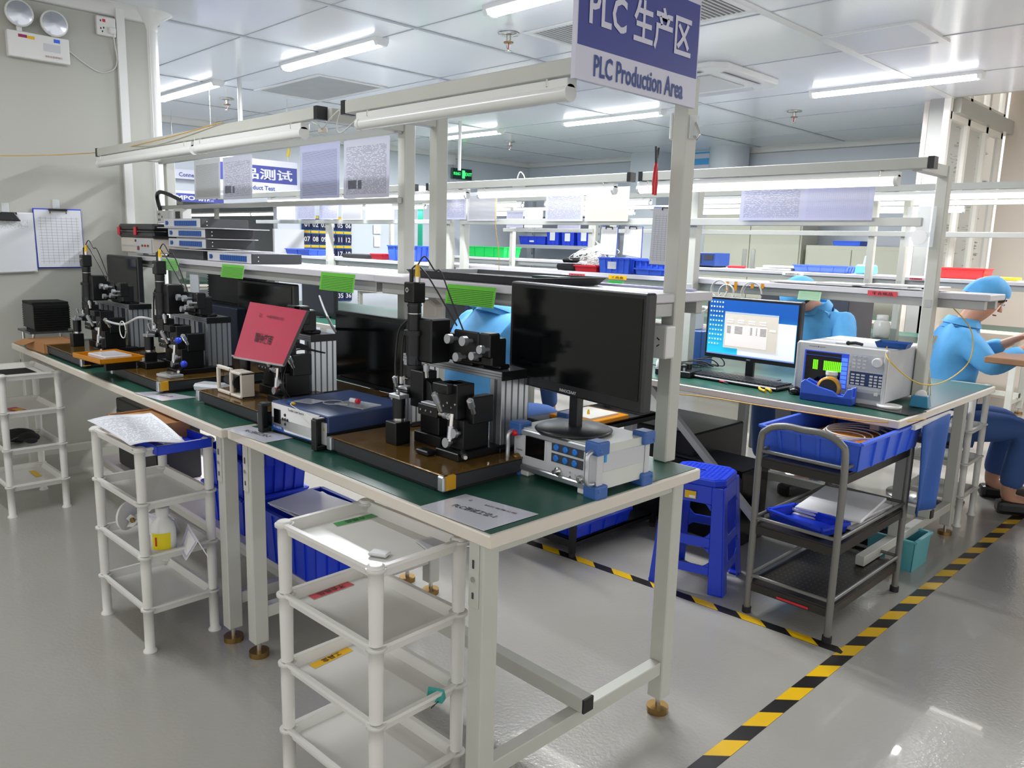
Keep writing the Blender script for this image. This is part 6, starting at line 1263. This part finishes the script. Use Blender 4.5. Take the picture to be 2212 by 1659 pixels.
# steel slotted rack with blue bins
t = thing('steel_rack', 'grey slotted steel rack with small blue bins at the back wall', 'rack', (-7.8, 8.75, 0)); m_rk = mat('rack_grey', (170, 174, 178), .45, .2)
for sx in (-.82, .82):
    for sy in (-.2, .2):
        c = MB().bb((sx-.02, sy-.02, 0), (sx+.02, sy+.02, 2.0), m_rk)
        for q in range(18): c.bb((sx-.005, sy-.0215, .1+q*.1), (sx+.005, sy-.02, .13+q*.1), m_dark)
        c.build('upright', t)
for z in (.4, .9, 1.35, 1.8): MB().bb((-.82, -.22, z-.05), (.82, .22, z), m_rk).build('shelf', t)
for i, (x, w_, h_) in enumerate(((-8.28, .55, .12), (-7.87, .24, .22), (-7.58, .24, .20), (-7.28, .26, .22))):
    b = bin_(('long low blue bin at the left of the steel rack', 'tall blue bin with white label on the steel rack, leftmost of three', 'blue bin with white label on the steel rack, middle of three', 'blue bin with white label on the steel rack, rightmost of three')[i], (x, 8.72, 1.352), w_, .3, h_, 0, m_blue, ribs=2, grp='blue bins on the steel rack', name='rack_bin')
    MB().bb((-.05, -.155, h_*.3), (.05, -.152, h_*.85) if i else (.04, -.152, h_*.5), m_paper).build('label_card', b)
# lockers
def locker(label, x0, x1, y, h):
    t = thing('steel_locker', label, 'locker', ((x0+x1)/2, y, 0)); w = (x1-x0)/2; m_lk = mat('locker_beige', (176, 176, 160), .45)
    MB().bb((-w, -.2, 0), (w, .2, h), m_lk).build('body', t, .004)
    for s in (-1, 1):
        d = MB().bb((s*.004, -.215, .05), (s*(w-.02), -.2, h-.04), m_lk).build('door', t, .003)
        MB().bb((s*.03, -.222, h*.62), (s*.08, -.215, h*.74), m_steel).build('handle', d, .002)
locker('tall beige steel locker with two doors at the back, right of the foreground post', -5.35, -4.1, 8.75, 1.85)
locker('lower beige steel locker beside the tall one at the back', -4.02, -3.0, 8.7, 1.43)
bin_('small blue and red tray on top of the lower beige locker', (-3.6, 8.65, 1.432), .3, .2, .05, 0, m_blue2, 'blue_tray', cat='tray', ribs=0)
t = thing('dark_cabinet', 'dark grey cabinet beside the lower beige locker', 'cabinet', (-2.86, 8.7, 0)); MB().bb((-.12, -.2, 0), (.2, .2, 1.42), mat('cabinet_grey', (96, 98, 102), .5)).build('body', t, .004); MB().bb((-.10, -.21, .1), (.18, -.2, 1.38), mat('cabinet_grey', 0)).build('door', t, .002)
# green frame door piece behind the uprights
o = MB().box((0, 0, 0), (.08, .01, .5), mat('sea_green', (30, 160, 130), .5)).build('green_strip'); o.location = ony(908, 485, 5.6); tag(o, 'narrow green hanging strip between the two left uprights', 'strip')
o = MB().bb((-.2, -.02, -.25), (.2, .02, .25), mat('whiteboard', (215, 216, 222), .2)).build('whiteboard_panel'); 
o.location = (-8.97, 4.98, 1.2); o.rotation_euler = (0, 0, math.pi/2); tag(o, 'plain white panel on the far wall left of the pocket chart', 'panel')
# second row devices behind the front benches
def blackbox(label, c, s, m=m_anod, name='test_box', cat='device'):
    t = thing(name, label, cat, c); MB().bb((-s[0]/2, -s[1]/2, 0), (s[0]/2, s[1]/2, s[2]), m).build('case', t, .004); MB().bb((-s[0]*.4, -s[1]/2-.003, s[2]*.2), (s[0]*.4, -s[1]/2, s[2]*.8), m_dark).build('front_panel', t); return t
blackbox('cream test box on the second row bench behind the near microscope', (-3.35, 3.5, .7525), (.25, .2, .12), m_edge)
blackbox('navy test box on the second row bench under the hanging camera', (-3.62, 3.35, .7525), (.2, .2, .14), mat('navy_dark', 0))
t = thing('stand_microscope', 'dark blue stand microscope with a round white knob in the second row', 'microscope', (-3.72, 3.25, .7525)); MB().bb((-.06, -.06, 0), (.06, .08, .02), m_navy).bb((-.02, .03, .02), (.02, .06, .30), m_navy).bb((-.04, -.06, .22), (.04, .04, .30), m_navy).build('stand', t, .005); MB().lathe((0, -.062, .26), [(.022, 0), (.022, -.015)], m_trim, 20, 'Y').build('knob', t)
g = MB()
for q in range(26): g.tube(spline([(random.uniform(-.03, .03), random.uniform(-.03, .03), .24), (random.uniform(-.06, .06), random.uniform(-.04, .04), .15), (random.uniform(-.1, .1), random.uniform(-.06, .06), .0)], 5), .0018, m_wire, 4)
o = g.build('white_fibres'); o.location = (-3.05, 3.3, .7525); tag(o, 'bundle of white fibres spilling from the second row shelf behind the uprights', 'fibres', kind='stuff')
bin_('flat blue tray under the monitor in the second row', (-3.85, 3.15, .7525), .36, .2, .03, 0, m_blue, 'blue_tray', cat='tray', ribs=0)
tag(MB().tube(spline([tuple(ony(690, 640, 2.2)), tuple(ony(700, 668, 2.0)), tuple(ony(715, 700, 1.8)), tuple(ony(728, 720, 1.6))], 8), .006, m_wireb).build('thick_cable'), 'thick black cable sloping down to the third station gantry', 'cable')
tag(MB().tube(spline([tuple(ony(1072, 408, 3.2)), tuple(ony(1070, 480, 3.2)), tuple(ony(1077, 540, 3.2)), tuple(ony(1078, 586, 3.2))], 8), .002, m_ystr).build('hanging_string'), 'thin beige string hanging down in front of the paper list above the dark tray', 'string')
t = thing('ac_adapter', 'small white tube adapter between the lit tubes at the top of the second row', 'adapter', tuple(ony(1124, 404, 3.17))); MB().box((0, 0, 0), (.10, .03, .022), m_trim).build('case', t, .003); MB().tube(spline([(-.03, 0, .01), (-.02, 0, .06), (0, 0, .08), (.03, 0, .05), (.03, 0, .01)]), .003, m_wire).build('cord', t)
# desk built in place of a glass reflection, and stool, at the right
t = thing('reflected_desk', 'wooden topped desk with grey drawers at the right, solid copy of a reflection', 'desk', (-.62, 4.70, 0)); m_wood = mat('reflected_desk_wood', (150, 112, 84), .35, noise=.1, nscale=14)
MB().bb((-.48, -.35, .84), (.9, .8, .87), m_wood).build('reflected_desktop', t, .004); MB().bb((.55, -.3, .04), (.85, .7, .84), m_gr).build('reflected_pedestal', t); MB().bb((-.46, .55, 0), (-.42, .78, .84), m_gr).build('side_panel', t)  # parts of the desk built in place of a reflection
for z in (.1, .32, .54): d_ = MB().bb((.55, -.315, z), (.85, -.3, z+.2), m_gr).build('drawer', t, .003); MB().bb((.66, -.325, z+.14), (.74, -.315, z+.16), m_steel).build('handle', d_)  # drawers and handles of the reflected desk, solid copies too
t = thing('round_stool', 'round black lab stool with chrome rim at the right edge', 'stool', (-.35, 3.95, 0)); MB().lathe((0, 0, .50), [(.13, 0), (.15, .01), (.15, .035), (.13, .045)], m_blackp, 28).build('seat', t); MB().lathe((0, 0, .49), [(.152, .008), (.156, .012), (.152, .018)], m_steel, 28).build('rim', t); MB().cyl((0, 0, .06), (0, 0, .49), .022, m_steel).build('column', t)
for q in range(5): a = q*1.2566; MB().bar((0, 0, .07), (.22*math.cos(a), .22*math.sin(a), .04), .03, .02, m_steel).cyl((.22*math.cos(a), .22*math.sin(a), 0), (.22*math.cos(a), .22*math.sin(a), .04), .018, m_rubber).build('leg', t)

# ================================================================= PEOPLE
def skin_mesh(name, verts, edges, radii, m, parent, sub=2, root=0, flat=1.0):
    me = bpy.data.meshes.new(name); me.from_pydata([tuple(v) for v in verts], edges, []); o = bpy.data.objects.new(name, me); COL.objects.link(o)
    sk = o.modifiers.new('skin', 'SKIN'); sk.use_smooth_shade = True; L = me.skin_vertices[0].data
    for i, r in enumerate(radii):
        L[i].radius = (r, r) if not isinstance(r, tuple) else r
        L[i].use_root = (i == root)
    sb = o.modifiers.new('sub', 'SUBSURF'); sb.levels = sub; sb.render_levels = sub
    me2 = bpy.data.meshes.new_from_object(o.evaluated_get(bpy.context.evaluated_depsgraph_get())); bpy.data.objects.remove(o)
    me2.name = name; me2.materials.clear(); me2.materials.append(m)
    for p in me2.polygons: p.use_smooth = True
    q = bpy.data.objects.new(name, me2); COL.objects.link(q); q.parent = parent; return q
def person(label, loc, rz, lean=.15, seat=.46, head_turn=0, head_down=.2, hands=((.2, .42, .80), (-.2, .42, .80)), cap=True, hair=True, s=1.0, stool_=True, sc=.0):
    """seated figure facing +Y locally, origin on the floor under the pelvis"""
    t = thing('person', label, 'person', loc, rz)
    pel = Vector((0, 0, seat+.10)); L = lean
    def up(h, f=0, sd=0): return pel+Vector((sd, math.sin(L)*h+f*math.cos(L), math.cos(L)*h-f*math.sin(L)))
    ab = up(.18); ch = up(.36); nb = up(.50, .0); hd0 = up(.55, .02)
    hv = Matrix.Rotation(-(L+head_down), 3, 'X') @ Vector((0, 0, 1)); hf = Matrix.Rotation(-(L+head_down), 3, 'X') @ Vector((0, 1, 0)); T = Matrix.Rotation(head_turn, 3, 'Z'); hf = T @ hf
    jaw = hd0+hv*.06+hf*.02; cr = hd0+hv*.14+hf*.015; top = hd0+hv*.19
    V = [pel, ab, ch, nb, hd0, jaw, cr, top]; E_ = [(0, 1), (1, 2), (2, 3), (3, 4), (4, 5), (5, 6), (6, 7)]; R_ = [(.14, .11), (.11, .08), (.11, .07), (.06, .055), .052, (.062, .068), (.078, .092), (.06, .07)]
    def addv(p, r, frm): V.append(Vector(p)); R_.append(r); E_.append((frm, len(V)-1)); return len(V)-1
    CV = [pel-Z*.02, ab, ch, nb-Z*.01]; CE = [(0, 1), (1, 2), (2, 3)]; CRr = [(.20, .16), (.18, .15), (.21, .15), (.12, .10)]
    for sx, hnd in ((1, hands[0]), (-1, hands[1])):
        sh = up(.44, 0, sx*.17); hp = Vector(hnd); mid = (sh+hp)/2; el = mid+Vector((sx*.09, -.05, -.14)); wr = hp+(el-hp).normalized()*.09
        a = addv(sh, .055, 2); b = addv(el, .042, a); c = addv(wr, .027, b); d = addv(hp, (.036, .018), c)
        i0 = len(CV); CV += [sh, el, wr]; CRr += [.078, .062, .046]; CE += [(2, i0), (i0, i0+1), (i0+1, i0+2)]
        fd = (hp-wr).normalized(); sd = fd.cross(Z).normalized()
        for q, (o_, ln) in enumerate(((-.03, .07), (-.010, .08), (.010, .075), (.028, .06))):
            e = addv(hp+sd*o_+fd*.035, .0095, d); e = addv(hp+sd*o_*1.1+fd*(.035+ln*.5)-Z*.006, .0085, e); addv(hp+sd*o_*1.15+fd*(.03+ln*.85)-Z*.024, .0075, e)
        e = addv(hp-sd*sx*.04-fd*.0, .011, c); addv(hp-sd*sx*.055+fd*.035-Z*.01, .009, e)
        # legs
        hip = pel+Vector((sx*.09, .03, -.03)); kn = pel+Vector((sx*.13, .42, -.02)); an = Vector((sx*.14, .36, .08)); toe = Vector((sx*.15, .52, .04))
        a = addv(hip, .09, 0); b = addv(kn, .062, a); c = addv(an, .042, b); addv(toe, (.04, .03), c)
    body = skin_mesh('body', V, E_, R_, m_skin, t)
    skin_mesh('coat', CV, CE, CRr, m_coat, t)
    g = MB()  # open collar
    cn = nb+Z*.02; g.lathe((0, 0, 0), [(.098, -.035), (.085, .0), (.072, .028), (.078, .03), (.1, -.01)], m_coat, 24); 
    for i, v in enumerate(g.v): g.v[i] = Matrix.Rotation(-L, 3, 'X') @ v+cn
    g.build('collar', t)
    TV = [pel-Z*.01]; TE = []; TR = [(.165, .13)]
    for sx in (1, -1):
        k0 = len(TV); TV += [pel+Vector((sx*.095, .05, -.03)), pel+Vector((sx*.13, .42, -.02)), Vector((sx*.14, .37, .12))]; TR += [.105, .076, .062]; TE += [(0, k0), (k0, k0+1), (k0+1, k0+2)]
    skin_mesh('trousers', TV, TE, TR, mat('trouser_cloth', (60, 92, 150), .8), t)
    for sx in (1, -1): MB().box((sx*.15, .44, .035), (.09, .25, .07), m_blackp).build('shoe', t, .02, seg=2)
    # face parts
    side = hf.cross(hv).normalized(); fc = cr-hv*.02
    nose = MB(); nb_ = fc+hf*.085; nose.add([nb_+hv*.03, nb_-hv*.022+side*.017, nb_-hv*.022-side*.017, nb_-hv*.016+hf*.027], [(0, 1, 3), (0, 3, 2), (1, 2, 3), (0, 2, 1)], m_skin, True); nose.build('nose', t, .004)
    for sg in (-1, 1):
        MB().ball(tuple(fc+hf*.076+side*sg*.032+hv*.022), .0105, m_paper, 8).ball(tuple(fc+hf*.084+side*sg*.032+hv*.021), .006, m_ink, 8).build('eye', t)
        MB().bar(fc+hf*.086+side*sg*.018+hv*.043, fc+hf*.078+side*sg*.05+hv*.045, .005, .006, m_hair).build('eyebrow', t)
        e = MB().ball((0, 0, 0), .03, m_skin, 8, .35, .6, 1); 
        for i, v in enumerate(e.v): e.v[i] = fc+side*sg*(.080)+side*v.x*1.0+hf*(v.y-.002)+hv*(v.z+.002)
        e.build('ear', t)
    MB().bar(fc+hf*.084-hv*.045-side*.022, fc+hf*.084-hv*.045+side*.022, .007, .007, mat('lip', (160, 90, 84), .5)).build('mouth', t)
    def dome(r0, m, name, z0, rx_=.102, ry_=.118, h_=.10, back=0, gather=False):
        g = MB(); n = 28; K = 9; vs = []
        for k in range(K+1):
            a = k/K*math.pi/2; rr_ = math.cos(a)
            for j in range(n):
                w = 2*math.pi*j/n; pu = 1+(.03*math.sin(w*9) if gather else 0)
                lo = z0-(back*(.5-.5*math.sin(w)))*(1-k/K)
                vs.append(cr+side*math.cos(w)*rx_*rr_*pu+hf*(math.sin(w)*ry_*rr_*pu-.012)+hv*(lo+h_*math.sin(a)))
        g.add(vs, [(k*n+j, k*n+(j+1) % n, (k+1)*n+(j+1) % n, (k+1)*n+j) for k in range(K) for j in range(n)], m, True); g.build(name, t)
    if hair: dome(0, m_hair, 'hair', .012, .083, .098, .075, back=.08)
    if cap: dome(0, m_coat, 'cap', .042, .092, .108, .078, back=.07, gather=True)
    if stool_:
        st = thing('round_stool', 'round black stool under the '+' '.join(label.split(',')[0].split()[:7]), 'stool', loc, rz); MB().lathe((0, 0, seat-.045), [(.15, 0), (.165, .01), (.16, .04)], m_blackp, 24).build('seat', st); MB().cyl((0, 0, .02), (0, 0, seat-.045), .025, m_steel).build('column', st); MB().lathe((0, 0, 0), [(.2, 0), (.2, .01), (.03, .025)], m_steel, 24).build('base', st)
    return t
person('person in a blue cleanroom coat seen from behind, bending over beside the dark monitor', (-2.68, 2.36, 0), -.15, lean=.36, head_down=1.3, hands=((.2, .52, .82), (-.2, .54, .82)), cap=True)
person('person in a blue coat and cap bent low behind the lit computer screen', (-2.0, 4.66, 0), math.pi-.15, lean=.40, head_down=.7, hands=((.2, .46, .82), (-.2, .44, .82)))
person('man in a blue cleanroom coat and cap looking down, seated at the right edge', (-1.40, 4.72, 0), -1.05, lean=.16, head_down=.3, head_turn=.0, hands=((.16, .40, .93), (-.12, .42, .93)), seat=.38)
person('person in a blue cap sitting low in the aisle behind the dark metal tray', (-4.12, 4.75, 0), math.pi, lean=.35, head_down=.6, seat=.34, stool_=False)

# ================================================================= small things added last
g = MB()
for dx, dy, r_ in ((0, 0, .09), (.1, .03, .075), (-.09, .02, .07), (.02, .05, .08)): g.ball((dx, dy, r_*.8), r_, MATS['black_cloth'], 8, 1.1, .9, .8)
o = g.build('black_bag'); o.location = (-1.38, 3.62, 0); tag(o, 'crumpled black bag on the floor behind the grey tube cart', 'bag')
bin_('small teal bucket on the floor behind the grey tube cart', (-1.15, 3.60, 0), .2, .2, .14, 0, mat('teal_bucket', (90, 170, 180), .4), 'bucket', cat='bucket', ribs=0)
tag(MB().tube(spline([tuple(ony(222, 690, 1.22)), tuple(ony(245, 698, 1.2)), tuple(ony(270, 700, 1.2)), tuple(ony(300, 686, 1.2)), tuple(ony(328, 690, 1.24))], 8), .005, m_gr, 10).build('flexible_hose'), 'grey flexible hose bridging the two leftmost microscopes', 'hose')
c = ony(265, 712, 1.16); tag(MB().tube(arc(c, .035, 0, 6.2, 26, X, Z), .0022, m_wire, 8).build('fibre_loop'), 'white fibre loop hanging above the amber tray at the left', 'cable')
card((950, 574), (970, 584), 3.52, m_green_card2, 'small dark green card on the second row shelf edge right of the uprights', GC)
card((985, 578), (1027, 588), 3.52, m_table, 'small white table card on the second row shelf edge right of the uprights', 'white cards on the second row shelf')
o = MB().sheet([(-.03, 0, .02), (.03, 0, .02), (.03, 0, -.02), (-.03, 0, -.02)], m_table, .001).build('name_label'); o.location = ony(1222, 597, 3.52); tag(o, 'small white label right of the yellow label on the shelf edge', 'label')
t = thing('clear_case', 'small clear glass slide case on the second station board', 'case', (-3.08, 1.19, .802), .2); MB().bb((-.045, -.03, 0), (.045, .03, .01), m_plasticf).build('case', t, .002); MB().bb((-.035, -.02, .01), (.035, .02, .014), m_steel).build('metal_frame', t)
